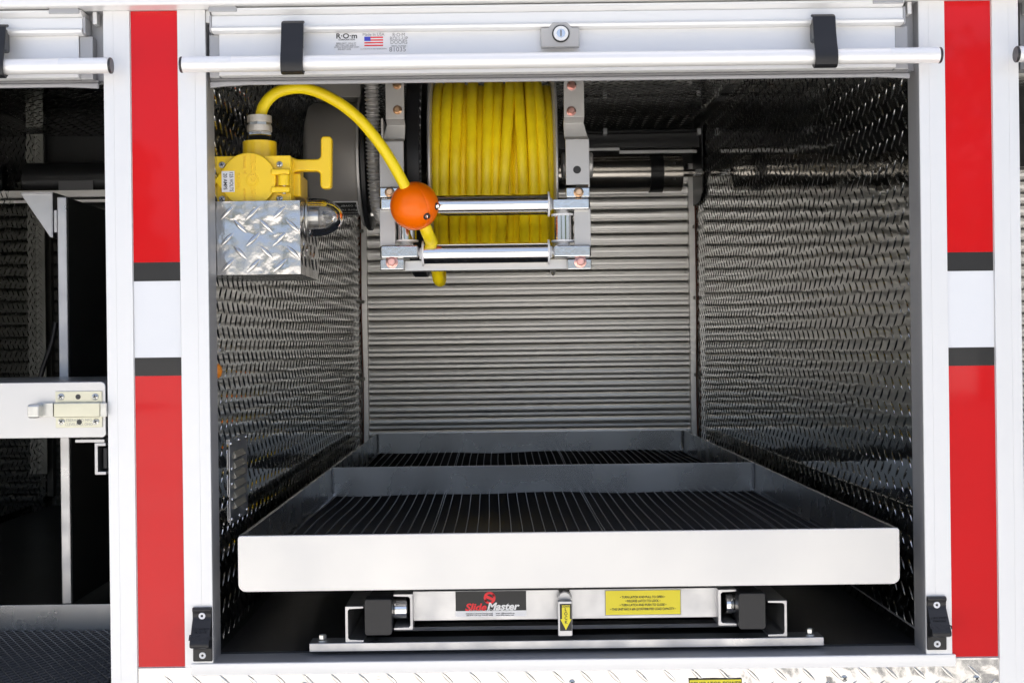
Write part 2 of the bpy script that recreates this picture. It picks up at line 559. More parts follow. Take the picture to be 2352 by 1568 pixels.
# generator label
lb = MB()
a, b = at(1582, 1557.5, 0), at(1704, 1600, 0)
lb.box(a.x, b.x, -0.0028, -0.0018, b.z, a.z)
lb.mi(1).box(a.x + 0.001, b.x - 0.001, -0.0031, -0.0027, b.z + 0.001, a.z - 0.0016)
gl = lb.build('generator_label', ['ink', 'sticker_yellow'], truck)
put_lettering([('GENERATOR POWER', ((a.x + b.x) / 2, -0.0033, a.z - 0.0078), 0.0085, XR, ZU, 0.98, 0.012)], gl)
# body shell that closes and shades the compartments
MB().box(-2.6, 2.9, 0.0205, 2.42, 2.36, 2.42).build('roof', 'white_paint', truck)
MB().box(-2.6, 2.9, 2.36, 2.40, 0.55, 2.3595).build('far_side', 'white_paint', truck)
MB().box(-2.6, -2.56, 0.03, 2.3595, 0.55, 2.3595).build('end_wall', 'white_paint', truck)
MB().box(2.86, 2.9, 0.03, 2.3595, 0.55, 2.3595).build('end_wall', 'white_paint', truck)
MB().box(-2.56, 2.86, 0.06, 2.3595, 0.50, 0.549).build('underfloor', 'body_inside', truck)
MB().box(kx0, kx1, 0.022, 0.05, 0.50, kz1 - 0.01).build('lower_panel', 'white_paint', truck)
for xa, xb in ((-2.6, -1.525), (px(2346) + 1.245, 2.9)):
    MB().box(xa, xb, 0.0, 0.04, 0.50, Z_TOP).build('side_panel', 'white_paint', truck)

# main compartment lining in tread plate
def lining(x0, x1, z0, z1, tr):
    """tr: which faces carry real treads"""
    L = YB - 0.053 + 0.02
    t = 0.004
    m = MB().box(x0 - t, x0, 0.053, YB + 0.02, z0, z1)
    if 'l' in tr: m.treads((x0, 0.053, z0), (0, 1, 0), (0, 0, 1), (1, 0, 0), L, z1 - z0, ph=(0.4, 0.1))
    m.build('side_wall', 'plate_mirror', truck)
    m = MB().box(x1, x1 + t, 0.053, YB + 0.02, z0, z1)
    if 'r' in tr: m.treads((x1, 0.053, z0), (0, 1, 0), (0, 0, 1), (-1, 0, 0), L, z1 - z0, ph=(0.2, 0.3))
    m.build('side_wall', 'plate_mirror', truck)
    m = MB().box(x0 - t, x1 + t, 0.053, YB + 0.02, z1 + 0.0005, z1 + t)
    if 'c' in tr: m.treads((x0, 0.053, z1 + 0.0005), (1, 0, 0), (0, 1, 0), (0, 0, -1), x1 - x0, L)
    m.build('ceiling', 'plate_mirror', truck)
    MB().box(x0 - t, x1 + t, 0.053, YB + 0.02, z0 - 0.006, z0 - 0.0005).build('compartment_floor', 'floor_dark', truck)
lining(XL, XRW, ZF, ZC, 'lrc')
# header behind the rolled door
MB().box(XL, XRW, 0.056, 0.060, pz(150), ZC).build('header_panel', 'track_grey', truck)
# front corners of the lining: bright folded seam along the floor
MB().tube([(XRW - 0.001, 0.06, ZF + 0.022), (XRW - 0.001, 1.5, ZF + 0.022)], 0.0012, 6, 2).build('sealant_bead', 'track_grey', truck)

# ------------------------------------------------------------------ roll-up doors over the openings
def make_door():
    d = thing('roll_up_door', 'raised white roll up door over the open middle compartment with lock and maker sticker', 'roll up door',
              (px(1290), 0, pz(168)), 'roll up doors along the truck side')
    xa, xb = px(500), px(2077)
    # top slat with groove and rounded lower bead, swept profile (y, z)
    prof = []
    for y, v in ((0.02, 18), (-0.018, 18), (-0.022, 20), (-0.022, 24), (-0.016, 29), (-0.010, 33), (-0.010, 34.5), (-0.013, 35), (-0.013, 58),
                 (-0.016, 60), (-0.0185, 64), (-0.0175, 69), (-0.013, 71.5), (0.02, 71.5)):
        prof.append((xa, y, pz(v)))
    MB().prism(prof, (xb - xa, 0, 0)).build('top_slat', 'white_aluminium', d, smooth=40)
    # bottom bar panel
    xc, xd = px(513), px(2063)
    prof = [(xc, y, pz(v)) for y, v in ((0.02, 72), (-0.003, 72), (-0.003, 140), (-0.006, 146), (-0.006, 168), (0.02, 168))]
    MB().prism(prof, (xd - xc, 0, 0)).build('bottom_panel', 'white_aluminium', d, smooth=40)
    MB().box(px(479), px(2122), 0.0215, 0.050, pz(168.2), Z_TOP + 0.02).build('guide_rail', 'track_grey', d)
    # side guide blocks and end caps
    for sx, a, b in ((1, 489, 512), (-1, 2064, 2094)):
        MB().box(px(a), px(b), 0.000, 0.02, pz(171), pz(72)).build('guide_block', 'track_grey', d, 0.001)
    for a, b in ((494, 499.5), (2077.5, 2084)):
        MB().box(px(a), px(b), -0.014, 0.02, pz(71), pz(31)).build('end_cap', 'track_grey', d, 0.002)
    for a, b in ((481, 492), (2094, 2104)):
        MB().box(px(a), px(b), -0.0, 0.018, pz(44), pz(16)).build('corner_block', 'white_aluminium', d, 0.001)
    # rounded stop tabs above the ends
    for a, b in ((495, 560), (2005, 2075)):
        x0, x1 = px(a), px(b)
        z0, z1, r = pz(20, -0.022), pz(-2, -0.022), 0.011
        pts = [(x0, 0, z0), (x1, 0, z0)]
        for k in range(7):
            w = math.pi / 2 * k / 6
            pts.append((x1 - r + r * math.cos(w), 0, z1 - r + r * math.sin(w)))
        for k in range(7):
            w = math.pi / 2 + math.pi / 2 * k / 6
            pts.append((x0 + r + r * math.cos(w), 0, z1 - r + r * math.sin(w)))
        pts = [(x, -0.024, z) for x, y, z in pts]
        MB().prism(pts, (0, 0.004, 0)).build('stop_tab', 'track_grey', d, 0.0015)
    # lift bar with end caps and reflective tape
    yb = -0.034
    zb = CAMZ - (140 - 790) * (2 + yb) / 3000
    xl, xr = px(428, yb), px(2164, yb)
    rb = 0.0117
    bar = MB().cyl((xl, yb, zb), (xr, yb, zb), rb, n=40).build('lift_bar', 'bar_metal', d)
    for x, s in ((xl, -1), (xr, 1)):
        MB().cyl((x, yb, zb), (x + s * 0.004, yb, zb), rb * 1.04, n=32, ch=0.001).build('bar_cap', 'plastic_black', bar)
        # tape sleeve over the upper front of the bar
        vs, fs = [], []
        for i in range(2):
            for k in range(9):
                w = math.radians(95 + 80 * k / 8)
                vs.append((x - s * (0.002 + i * 0.072), yb + (rb + 0.0004) * math.cos(w), zb + (rb + 0.0004) * math.sin(w)))
        for k in range(8):
            fs.append((k, k + 1, k + 10, k + 9) if s > 0 else (k + 1, k, k + 9, k + 10))
        MB().add(vs, fs).build('tape', 'white_film', bar)
    # rubber straps holding the bar: side profile swept across
    for a, b in ((652, 704), (1880, 1933)):
        x0, x1 = px(a, -0.046), px(b, -0.046)
        path = [(-0.022, 42), (-0.032, 43), (-0.037, 47), (-0.038, 60), (-0.041, 85), (-0.046, 110), (-0.0505, 126), (-0.0515, 142), (-0.049, 157), (-0.042, 165), (-0.034, 166), (-0.026, 160)]
        th = 0.0045
        outer, inner = [], []
        for i, (y, v) in enumerate(path):
            y0, v0 = path[max(i - 1, 0)]
            y1, v1 = path[min(i + 1, len(path) - 1)]
            t = Vector((y1 - y0, -(v1 - v0) / 1500)).normalized()
            nn = Vector((t.y, -t.x))
            z = CAMZ - (v - 790) * (2 + y) / 3000
            outer.append((x0, y, z))
            inner.append((x0, y - nn.x * th * -1, z - nn.y * th * -1))
        # keep the inner line on the truck side
        if sum(p[1] for p in inner) < sum(p[1] for p in outer):
            inner = [(x0, 2 * o_[1] - i_[1], 2 * o_[2] - i_[2]) for o_, i_ in zip(outer, inner)]
        m = MB()
        n = len(outer)
        for i in range(n - 1):
            m.prism([outer[i], outer[i + 1], inner[i + 1], inner[i]], (x1 - x0, 0, 0)) if False else None
        vs, fs = [], []
        for xx in (x0, x1):
            for o_, i_ in zip(outer, inner):
                vs.append((xx, o_[1], o_[2])); vs.append((xx, i_[1], i_[2]))
        s2 = 2 * n
        for i in range(n - 1):
            A, B_, A2, B2 = 2 * i, 2 * i + 1, 2 * i + 2, 2 * i + 3
            fs += [(A, A2, A2 + s2, A + s2), (B2, B_, B_ + s2, B2 + s2), (A, B_, B2, A2), (A + s2, A2 + s2, B2 + s2, B_ + s2)]
        fs += [(0, s2, s2 + 1, 1), (s2 - 2, s2 - 1, 2 * s2 - 1, 2 * s2 - 2)]
        st = m.add(vs, fs)
        o = st.build('strap', 'rubber_black', d, 0.0022, smooth=45, segs=3)
        # block under the strap on the panel
        MB().box(x0 + 0.002, x1 - 0.004, -0.034, -0.0075, pz(112), pz(60)).build('strap_block', 'plastic_black', o, 0.003)
    # lock
    lx, ly, r = px(1294), -0.016, px(1312) - px(1294)
    m = MB()
    x0, x1 = px(1250), px(1338)
    pts = [(x0, pz(72)), (x0 + 0.012, pz(72)), (x0 + 0.018, pz(60)), (x1 - 0.018, pz(60)), (x1 - 0.012, pz(72)), (x1, pz(72)), (x1, pz(117)), (x0, pz(117))]
    m.prism([(x, -0.0195, z) for x, z in pts], (0, 0.0115, 0))
    pl = m.build('lock_plate', 'lock_grey', d, 0.002)
    c = Vector((lx + 0.001, -0.0195, pz(87)))
    MB().cyl(c, c + Vector((0, -0.0030, 0)), 0.0132, n=40, ch=0.0008).build('lock_ring', 'ink', pl)
    MB().cyl(c + Vector((0, -0.0015, 0)), c + Vector((0, -0.0048, 0)), 0.0112, n=40, ch=0.0008).build('lock_bezel', 'white_aluminium', pl)
    MB().cyl(c + Vector((0, -0.003, 0)), c + Vector((0, -0.0053, 0)), 0.0068, n=32, ch=0.0003).build('lock_plug', 'chrome_block', pl)
    MB().box(c.x - 0.0012, c.x + 0.0012, c.y - 0.0058, c.y - 0.0050, c.z - 0.005, c.z + 0.005).build('keyhole', 'seal_grey', pl)
    # seal under the door
    xs0, xs1 = px(486), px(2103)
    prof = [(y, v) for y, v in ((0.02, 169), (0.006, 169), (0.012, 172), (0.014, 176), (0.010, 179), (0.008, 182), (0.010, 185.5), (0.014, 187), (0.03, 187), (0.03, 169))]
    MB().box(xs0, xs1, 0.0105, 0.021, pz(176.5), pz(168.6)).build('seal', 'seal_grey', d, 0.002)
    m = MB()
    zt, zbm = pz(176.7), pz(185.5)
    pts = [(xs0, zt), (xs1, zt), (xs1, zbm - 0.003), (xs1 - 0.02, zbm - 0.0015), (xs1 - 0.05, zbm), (xs0 + 0.06, zbm), (xs0 + 0.02, zbm - 0.002), (xs0, zbm - 0.0045)]
    m.prism([(x, 0.007, z) for x, z in pts], (0, 0.006, 0))
    m.build('seal_lip', 'seal_light', d, 0.0025, segs=3)
    # maker sticker
    sa, sb = px(779), px(946)
    ys = -0.00335
    stk = MB().box(sa, sb, ys, ys + 0.0015, pz(121), pz(72.8)).build('sticker', 'sticker_white', d)
    yt = ys - 0.0003
    pt = lambda u, v: Vector((px(u), yt, pz(v)))
    put_lettering([('R\u00b7O\u00b7m', pt(805.5, 80.5), 0.0108, XR, ZU, 1.12, 0.02), ('CORPORATION', pt(805.5, 88.5), 0.0032, XR, ZU, 1.1, 0.005)], stk, 'ink')
    put_lettering([('8800 EAST 163rd ST.', pt(805, 97), 0.0036, XR, ZU, 1.0), ('BELTON, MO 64012', pt(803, 101.6), 0.0036, XR, ZU, 1.0),
                   ('WWW.ROMCORP.COM', pt(805, 106), 0.0036, XR, ZU, 1.0), ('800-827-3692', pt(800, 110.6), 0.0036, XR, ZU, 1.0),
                   ('Made In USA', pt(867, 77.5), 0.0066, XR, ZU, 0.95),
                   ('U.S. PATENT NO. 5115621, 5563600, 5627766', pt(867, 110.5), 0.0021, XR, ZU, 1.0),
                   ('R\u00b7O\u00b7M', pt(925, 79), 0.0078, XR, ZU, 0.92), ('ROLL-UP', pt(925, 87.6), 0.0078, XR, ZU, 0.9),
                   ('DOORS', pt(925, 96), 0.0078, XR, ZU, 0.98), ('SERIAL NUMBER', pt(925, 104.5), 0.0032, XR, ZU, 1.0),
                   ('81035', pt(922, 112.5), 0.0100, XR, ZU, 1.05)], stk, 'ink_grey')
    f = MB()
    fx0, fx1, fz0, fz1 = px(846), px(889), pz(104), pz(82.5)
    f.mi(0)
    f.box(fx0, fx1, yt, yt + 0.0002, fz0, fz1)
    h = (fz1 - fz0) / 7
    f.mi(1)
    for k in range(0, 7, 2):
        f.box(fx0, fx1, yt - 0.0002, yt - 0.00005, fz1 - (k + 1) * h, fz1 - k * h)
    f.mi(2).box(fx0, fx0 + (fx1 - fx0) * 0.33, yt - 0.0005, yt - 0.0003, fz1 - 3.2 * h, fz1)
    f.build('flag', ['ink_white', 'ink_red', 'ink_blue'], stk)
    return d
door = make_door()

def kids(o):
    return [c for c in bpy.data.objects if c.parent == o]
def copy_tree(o, parent=None, skip=()):
    c = o.copy()
    C.objects.link(c)
    c.parent = parent
    for ch in kids_map.get(o.name, []):
        if ch.name.split('.')[0] not in skip:
            copy_tree(ch, c, skip)
    return c
def remap():
    global kids_map
    kids_map = {}
    for o in bpy.data.objects:
        if o.parent: kids_map.setdefault(o.parent.name, []).append(o)
remap()
for s, lab in ((-1, 'raised white roll up door over the left compartment, cut off by the left edge of the photo'),
               (1, 'raised white roll up door at the right edge of the photo, only its bar end showing')):
    c = copy_tree(door, None, ('sticker',))
    c.location.x += s * SHIFT + (-0.001 if s < 0 else 0.010)
    c['label'] = lab

# ------------------------------------------------------------------ rear shutter of the compartment
def make_shutter(x0, x1, label, mt='slat_metal'):
    sh = thing('rear_shutter', label, 'roll up door', ((x0 + x1) / 2, YB, ZF), 'closed slatted doors at the back of the compartments')
    pitch = 0.0396
    ztop = CAMZ + 0.56
    xa, xb = x0 + 0.020, x1 - 0.022
    prof = []
    n = int((ztop - ZF) / pitch)
    z = ztop
    m = MB()
    pts = []
    for i in range(n + 1):
        # outwards is -Y: convex body, flat bead, dark joint
        zt = ztop - i * pitch
        for t, y in ((0.0, 0.0065), (0.038, 0.0065), (0.040, 0.0036), (0.09, 0.0020), (0.16, 0.0000), (0.25, -0.0018), (0.36, -0.0028), (0.50, -0.0032),
                     (0.64, -0.0028), (0.74, -0.0019), (0.80, -0.0012), (0.84, -0.0012), (0.90, -0.0013), (0.998, -0.0012)):
            pts.append((YB + y, zt - t * pitch))
    vs = [(xa, y, z) for y, z in pts] + [(xb, y, z) for y, z in pts]
    k = len(pts)
    m.add(vs, [(i, i + 1, i + 1 + k, i + k) for i in range(k - 1)])
    for i in range(n + 1):
        for x in (xa + 0.012, xb - 0.012):
            m.lathe([(0, 0.0026), (0.002, 0.0016)], (x, YB - 0.0030, ztop - (i + 0.42) * pitch), (0, -1, 0), 8)
    m.build('slat_curtain', mt, sh, smooth=25)
    for a, b in ((x0, xa + 0.002), (xb - 0.002, x1)):
        MB().box(a, b, YB - 0.030, YB + 0.01, ZF, ztop + 0.02).build('guide_track', mt, sh, 0.002)
    MB().box(x0, x1, YB + 0.012, YB + 0.018, ZF, ZC).build('backing', 'body_inside', sh)
    return sh
sh = make_shutter(XL + 0.001, XRW - 0.001, 'closed grey slatted roll up door at the back of the middle compartment')
# spring barrel and bracket of the rear shutter
def barrel(sh, x0, x1, strap=True, mt='tube_metal'):
    yb, k = 2.03, 4.03 / 3000
    zc = CAMZ + (790 - 403) * k
    r = 41.5 * k
    b = MB().lathe([(0, r - 0.002), (0.001, r), (x1 - x0 - 0.001, r), (x1 - x0, r - 0.002)], (x0, yb, zc), (1, 0, 0), 56).build('spring_barrel', mt, sh, smooth=30)
    if strap:
        xs = at(1496, 400, yb - r).x
        MB().lathe([(0, r + 0.003), (0.040, r + 0.003)], (xs, yb, zc), (1, 0, 0), 40).build('strap', 'rubber_black', b)
        for q_ in (-1, 1):
            MB().lathe([(0, 0.004), (0.004, 0.002)], (xs + 0.072, yb - r * 0.9, zc + q_ * r * 0.42), (0, -1, q_ * 0.4), 10).build('rivet', 'zinc', b)
    return zc, r, yb
zc, r, yb = barrel(sh, XL + 0.03, at(1568, 400, 2.0).x)
MB().cyl((at(1568, 400, 2).x, yb, zc), (XRW - 0.012, yb, zc), 0.012).build('barrel_shaft', 'tube_metal', sh)
MB().pbox(1350, 340, 1423, 346, 1.98, 1.985).pbox(1423, 345, 1600, 352, 1.985, 1.990).build('hood_edge', 'mill_metal', sh)
MB().pbox(830, 302, 1606, 343, 2.06, 2.066).build('hood', 'dark_steel', sh)
p = [at(1598, 306, 1.98), at(1617, 306, 1.98), at(1617, 441, 1.98), at(1600, 460, 1.98)]
MB().prism([(XRW - 0.010, yy, zz_) for yy, zz_ in ((2.06, ZC - 0.02), (2.06, at(1600, 441, 2.06).z), (2.12, at(1600, 462, 2.1).z), (YB - 0.03, at(1600, 462, 2.1).z), (YB - 0.03, ZC - 0.02))],
           (0.004, 0, 0)).build('end_bracket', 'dark_steel', sh)
MB().pbox(1597, 388, 1614, 400, 1.93, 1.97).build('shaft_clamp', 'chrome_block', sh, 0.002)
# thin wire clipped along both guide tracks
for x, s_ in ((XL + 0.004, 1), (XRW - 0.004, -1)):
    MB().tube([(x, YB - 0.036, ZF + 0.1), (x + s_ * 0.002, YB - 0.036, ZF + 0.35), (x - s_ * 0.001, YB - 0.036, ZF + 0.6), (x, YB - 0.036, ZF + 0.98)], 0.0022, 8, 6).build('wire', 'wire_red', sh)
    for z in (ZF + 0.12, ZF + 0.37, ZF + 0.62, ZF + 0.85):
        MB().box(x - 0.004, x + s_ * 0.009, YB - 0.041, YB - 0.031, z - 0.005, z + 0.006).build('wire_clip', 'nylon_dim', sh, 0.001)
# wiring loom along the ceiling
lo = thing('wiring_loom', 'black wiring loom clipped along the back of the ceiling', 'cable', (0.4, 1.9, ZC - 0.02))
ym = 2.0
MB().tube([at(1100, 306, ym), at(1300, 305, ym), at(1450, 304, ym), at(1612, 300, ym)], 0.006, 10, 6).build('sleeve', 'rubber_black', lo)
for u in (1390, 1606):
    MB().pbox(u - 4, 294, u + 5, 309, ym - 0.012, ym + 0.012).build('clip', 'nylon_white', lo, 0.002)

# ------------------------------------------------------------------ cable reel
yr = 0.25
reel = thing('cable_reel', 'grey steel reel wound with thick yellow power cable behind chrome rollers', 'cable reel', at(1115, 390, 0.5))
YC, RF = 0.50, 0.200
ZCR = CAMZ + 0.330
def arm(u_up0, u_up1, u_lo0, u_lo1):
    m = MB()
    x0, x1 = at(u_up0, 230, yr).x, at(u_up1, 230, yr).x
    a0, a1 = at(u_lo0, 380, yr).x, at(u_lo1, 380, yr).x
    zs = [ZC - 0.001, at(900, 271, yr).z, at(900, 275, yr).z, at(900, 318, yr).z, at(900, 324, yr).z, at(900, 429, yr).z]
    y0 = yr
    rows = [(x0, x1, y0 + 0.012, zs[0]), (x0, x1, y0 + 0.012, zs[1]), (x0, x1, y0 + 0.034, zs[2] - 0.004), (a0 + (x0 - a0) * 0.3, a1, y0 + 0.034, zs[3] + 0.004), (a0, a1, y0 + 0.004, zs[4]), (a0, a1, y0 + 0.004, zs[5])]
    th = 0.006
    vs, fs = [], []
    for xa, xb, y, z in rows:
        vs += [(xa, y, z), (xb, y, z), (xb, y + th, z), (xa, y + th, z)]
    for i in range(len(rows) - 1):
        b = i * 4
        for k in range(4):
            k2 = (k + 1) % 4
            fs.append((b + k2, b + k, b + 4 + k, b + 4 + k2))
    fs += [(0, 1, 2, 3), (len(vs) - 1, len(vs) - 2, len(vs) - 3, len(vs) - 4)]
    m.add(vs, fs)
    return m.build('frame_arm', 'reel_grey', reel, 0.002, smooth=30)
aL = arm(884, 927, 871, 927)
aR = arm(1296, 1343, 1300, 1354)
# arm side flanges running back
MB().pbox(876, 272, 880, 429, yr + 0.01, YC + 0.08).build('frame_side', 'reel_grey', reel)
MB().pbox(1350, 326, 1354, 429, yr + 0.01, YC + 0.08).build('frame_side', 'reel_grey', reel)
for u in (908, 1325.5):
    p = at(u, 390, yr + 0.004)
    MB().lathe([(0, 0.0068), (0.0004, 0.0068)], p + Vector((0, -0.0002, 0)), (0, -1, 0), 24).build('bolt_hole', 'ink', reel)
# side plates of the roller head
MB().pbox(872, 478, 908, 566, yr + 0.004, yr + 0.010).build('side_plate', 'reel_grey', reel, 0.0008)
MB().pbox(1319, 478, 1357, 566, yr + 0.004, yr + 0.010).build('side_plate', 'reel_grey', reel, 0.0008)
MB().pbox(929, 596, 1303, 620, yr + 0.022, yr + 0.052).build('bottom_plate', 'brushed_white', reel, 0.001)
for a, b, c, d_ in ((871, 430, 926, 453.5), (1300, 430, 1355, 453.5), (873, 595.5, 928, 620), (1303, 595, 1359, 619)):
    MB().pbox(a, b, c, d_, yr - 0.004, yr + 0.003).build('clamp_block', 'chrome_block', reel, 0.0022)
for a, b, c, d_ in ((872, 454.5, 960, 482), (1269, 454.5, 1355.5, 482), (873, 562.5, 961, 593), (1271, 562, 1358, 591)):
    MB().pbox(a, b, c, d_, yr - 0.010, yr + 0.012).build('bearing_block', 'chrome_block', reel, 0.0035, segs=1)
for (u, v, rr, m_) in ((912, 196, 10, 'gold_zinc'), (913, 253, 10.5, 'gold_zinc'), (1313, 197, 11, 'pink_zinc'), (1312, 256, 11, 'pink_zinc'),
                       (895, 442, 11.5, 'gold_zinc'), (1329, 442, 11.5, 'gold_zinc'), (900, 602, 14, 'pink_zinc'), (1333, 601, 14, 'pink_zinc')):
    yy = yr + 0.012 if v < 300 else yr - 0.004
    MB().hexbolt(at(u, v, yy), (0, -1, 0), rr * 0.00075, 0.009).build('bolt', m_, reel)
def hroller(v, ua, ub, y):
    c0, c1 = at(ua, v, y), at(ub, v, y)
    k = (2 + y) / 3000
    z = (c0.z + c1.z) / 2 + ROLL * 0
    c0.z = c1.z = at((ua + ub) / 2, v, y).z
    R_ = 24.5 * k
    ro = MB().cyl(c0, c1, R_, n=48).build('guide_roller', 'steel_roller', reel)
    for c, s in ((c0, -1), (c1, 1)):
        MB().lathe([(0, R_ * 1.17), (0.003, R_ * 1.17), (0.0045, R_ * 0.6), (0.008, R_ * 0.5)], c, (s, 0, 0), 40).build('roller_flange', 'nylon_white', ro)
        MB().cyl(c, c + Vector((s * 0.013, 0, 0)), 0.0045, n=16).build('axle', 'zinc', ro)
hroller(470.5, 973, 1258, yr + 0.010)
hroller(580.5, 974, 1258, yr + 0.006)
def vroller(u, y, va=496, vb=552):
    t, b = at(u, va, y), at(u, vb, y)
    k = (2 + y) / 3000
    b.x = t.x
    R_ = 23.5 * k
    ro = MB().cyl(t, b, R_, n=48).build('guide_roller', 'steel_roller', reel)
    for c, s in ((t, 1), (b, -1)):
        MB().lathe([(0, R_ * 1.16), (0.003, R_ * 1.16), (0.004, R_ * 0.66), (0.009, R_ * 0.62)], c, (0, 0, s), 40).build('roller_flange', 'nylon_white', ro)
vroller(933, yr + 0.020)
vroller(1293, yr + 0.020)
# drum flanges
xfl, xfr = at(985, 390, YC - RF).x, at(1279, 390, YC - RF).x
for x in (xfl, xfr):
    MB().lathe([(-0.0035, 0.03), (-0.0035, RF - 0.004), (-0.001, RF), (0.002, RF), (0.0035, RF - 0.004), (0.0035, 0.03)], (x, YC, ZCR), (1, 0, 0), 96).build('drum_flange', 'reel_grey', reel, smooth=50)
MB().cyl((xfl, YC, ZCR), (xfr, YC, ZCR), 0.12, n=40).build('drum_core', 'reel_grey', reel)
MB().cyl((at(1290, 390, YC).x, YC, ZCR + 0.01), (at(1361, 390, YC).x, YC, ZCR + 0.01), 0.024, n=32, ch=0.002).build('hub', 'reel_grey', reel)
# black drive disc and toothed sprocket at the left
MB().lathe([(0, 0.05), (0, 0.196), (0.004, 0.200), (0.024, 0.200), (0.028, 0.196), (0.028, 0.05)], (at(930, 390, 0.3).x, YC, ZCR), (1, 0, 0), 80).build('drive_disc', 'rubber_black', reel)
m = MB()
N_T = 72
xs = at(963, 390, 0.3).x
ring = []
for i in range(N_T * 4):
    w = 2 * math.pi * i / (N_T * 4)
    rr = 0.196 + (0.004 if i % 4 in (1, 2) else 0.0)
    ring.append((xs, YC + rr * math.cos(w), ZCR + rr * math.sin(w)))
m.prism(ring, (0.003, 0, 0))
m.build('sprocket', 'dark_steel', reel)
# collector housing with its warning label
yh = 0.50
kh = (2 + yh) / 3000
zh = CAMZ + (790 - 362) * kh + 0.0
rh = 0.107
xa, xb = px(706 - 3, 0.42), px(828, 0.42)
h = MB().lathe([(0, rh - 0.02), (0.004, rh - 0.006), (0.012, rh), (xb - xa, rh)], (xa, yh, zh), (1, 0, 0), 72).build('collector_housing', 'housing_grey', reel, smooth=45)
MB().lathe([(0, 0.126), (0.001, 0.128), (0.005, 0.128), (0.006, 0.126)], (xb, yh, zh), (1, 0, 0), 72).build('housing_flange', 'reel_grey', reel)
MB().lathe([(0, 0.132), (0.003, 0.136), (0.010, 0.136), (0.012, 0.132)], (xb + 0.0065, yh, zh), (1, 0, 0), 72).build('housing_ring', 'rubber_black', reel)
MB().pbox(722, 175, 829, 224, 0.42, 0.55).build('terminal_box', 'housing_grey', reel, 0.002)
MB().hexbolt(at(846, 492, 0.46), (1, 0, 0), 0.007, 0.012).build('bolt', 'zinc', reel)
MB().cyl((xb + 0.018, yh, zh), (at(935, 390, 0.5).x, yh, zh), 0.04).build('drum_shaft', 'dark_steel', reel)
def wrap_label(s, t, out=0.0):
    """s along X, t = arc length round the housing from its lowest visible line, growing towards the top front"""
    w = math.radians(270) - t / rh
    return (s, yh + (rh + out) * math.cos(w) , zh + (rh + out) * math.sin(w))
def lab_patch(s0, s1, t0, t1, out):
    vs, fs = [], []
    n = 14
    for i in range(n + 1):
        t = t0 + (t1 - t0) * i / n
        vs.append(wrap_label(s0, t, out)); vs.append(wrap_label(s1, t, out))
    for i in range(n):
        fs.append((2 * i, 2 * i + 1, 2 * i + 3, 2 * i + 2))
    return vs, fs
lx0, lx1 = px(738, 0.42), px(823, 0.42)
tt0, tt1 = 0.005, rh * math.radians(36)
m = MB()
m.add(*lab_patch(lx0, lx1, tt0, tt1, 0.0004))
m.mi(1).add(*lab_patch(lx0 + 0.003, lx1 - 0.003, tt0 + 0.003, tt1 - 0.003, 0.0009))
wl = m.build('warning_label', ['ink_white', 'ink'], h)
lm = (lx0 + lx1) / 2
# text runs upside down: right = -X, up = towards smaller t
lines = [('Hazardous voltage', Vector((lm + 0.004, 0, 0.013)), 0.0115, (-1, 0, 0), (0, 0, -1), 0.9, 0.005), ('Disconnect power', Vector((lm + 0.004, 0, 0.026)), 0.0115, (-1, 0, 0), (0, 0, -1), 0.9, 0.005),
         ('before removing', Vector((lm + 0.006, 0, 0.040)), 0.0115, (-1, 0, 0), (0, 0, -1), 0.9, 0.005), ('this cover', Vector((lm + 0.022, 0, 0.054)), 0.0115, (-1, 0, 0), (0, 0, -1), 0.9, 0.005)]
put_lettering(lines, wl, 'ink_white', 0.0001, map=lambda p: wrap_label(p[0], p[2] , 0.0014))

# windings of the cable
CR = 0.0106
def Z3(z): return 805 + z / 2.92
m = MB()
for i in range(12):
    x = xfl + 0.011 + (xfr - xfl - 0.022) * i / 11
    rr = 0.142
    m.tube([(x, YC - rr * math.cos(w), ZCR + rr * math.sin(w)) for w in [2 * math.pi * k / 28 for k in range(28)]], CR, 10, 2, True)
up = [(572, 560), (643, 610), (714, 688), (812, 806), (926, 902), (990, 962), (1072, 1006), (1132, 1170), (1210, 1240), (1268, 1312)]
lvl = [0.160, 0.166, 0.166, 0.167, 0.167, 0.163, 0.172, 0.171, 0.168, 0.167]
for (a, b), rr in zip(up, lvl):
    kk = (2 + YC - rr - CR) / 3000
    xt, xb_ = (Z3(a) - 1140 + 7) * kk, (Z3(b) - 1140 + 4) * kk
    pts = []
    for k in range(36):
        w = 2 * math.pi * k / 36
        y, z = YC - rr * math.cos(w), ZCR + rr * math.sin(w)
        # front: between xt (top, z high) and xb_; wander slightly round the back
        f = (math.sin(w) + 0.75) / 1.5
        x = xb_ + (xt - xb_) * f if math.cos(w) > 0 else xb_ + (xt - xb_) * f
        x = min(max(x, xfl + 0.012), xfr - 0.012)
        pts.append((x, y, z))
    m.tube(pts, CR * 0.92, 14, 3, True)
for (a, b), rr in zip([(600, 590), (760, 748), (865, 862), (1030, 1072), (1120, 1120), (1340, 1345)], [0.151, 0.153, 0.152, 0.154, 0.152, 0.151]):
    kk = (2 + YC - rr - CR) / 3000
    xt, xb_ = (Z3(a) - 1140 + 7) * kk, (Z3(b) - 1140 + 4) * kk
    m.tube([(min(max(xb_ + (xt - xb_) * (math.sin(2 * math.pi * k / 36) + .75) / 1.5, xfl + 0.011), xfr - 0.011), YC - rr * math.cos(2 * math.pi * k / 36), ZCR + rr * math.sin(2 * math.pi * k / 36)) for k in range(36)], CR, 12, 3, True)
m.build('cable_winding', 'cable_wrap', reel, smooth=60)

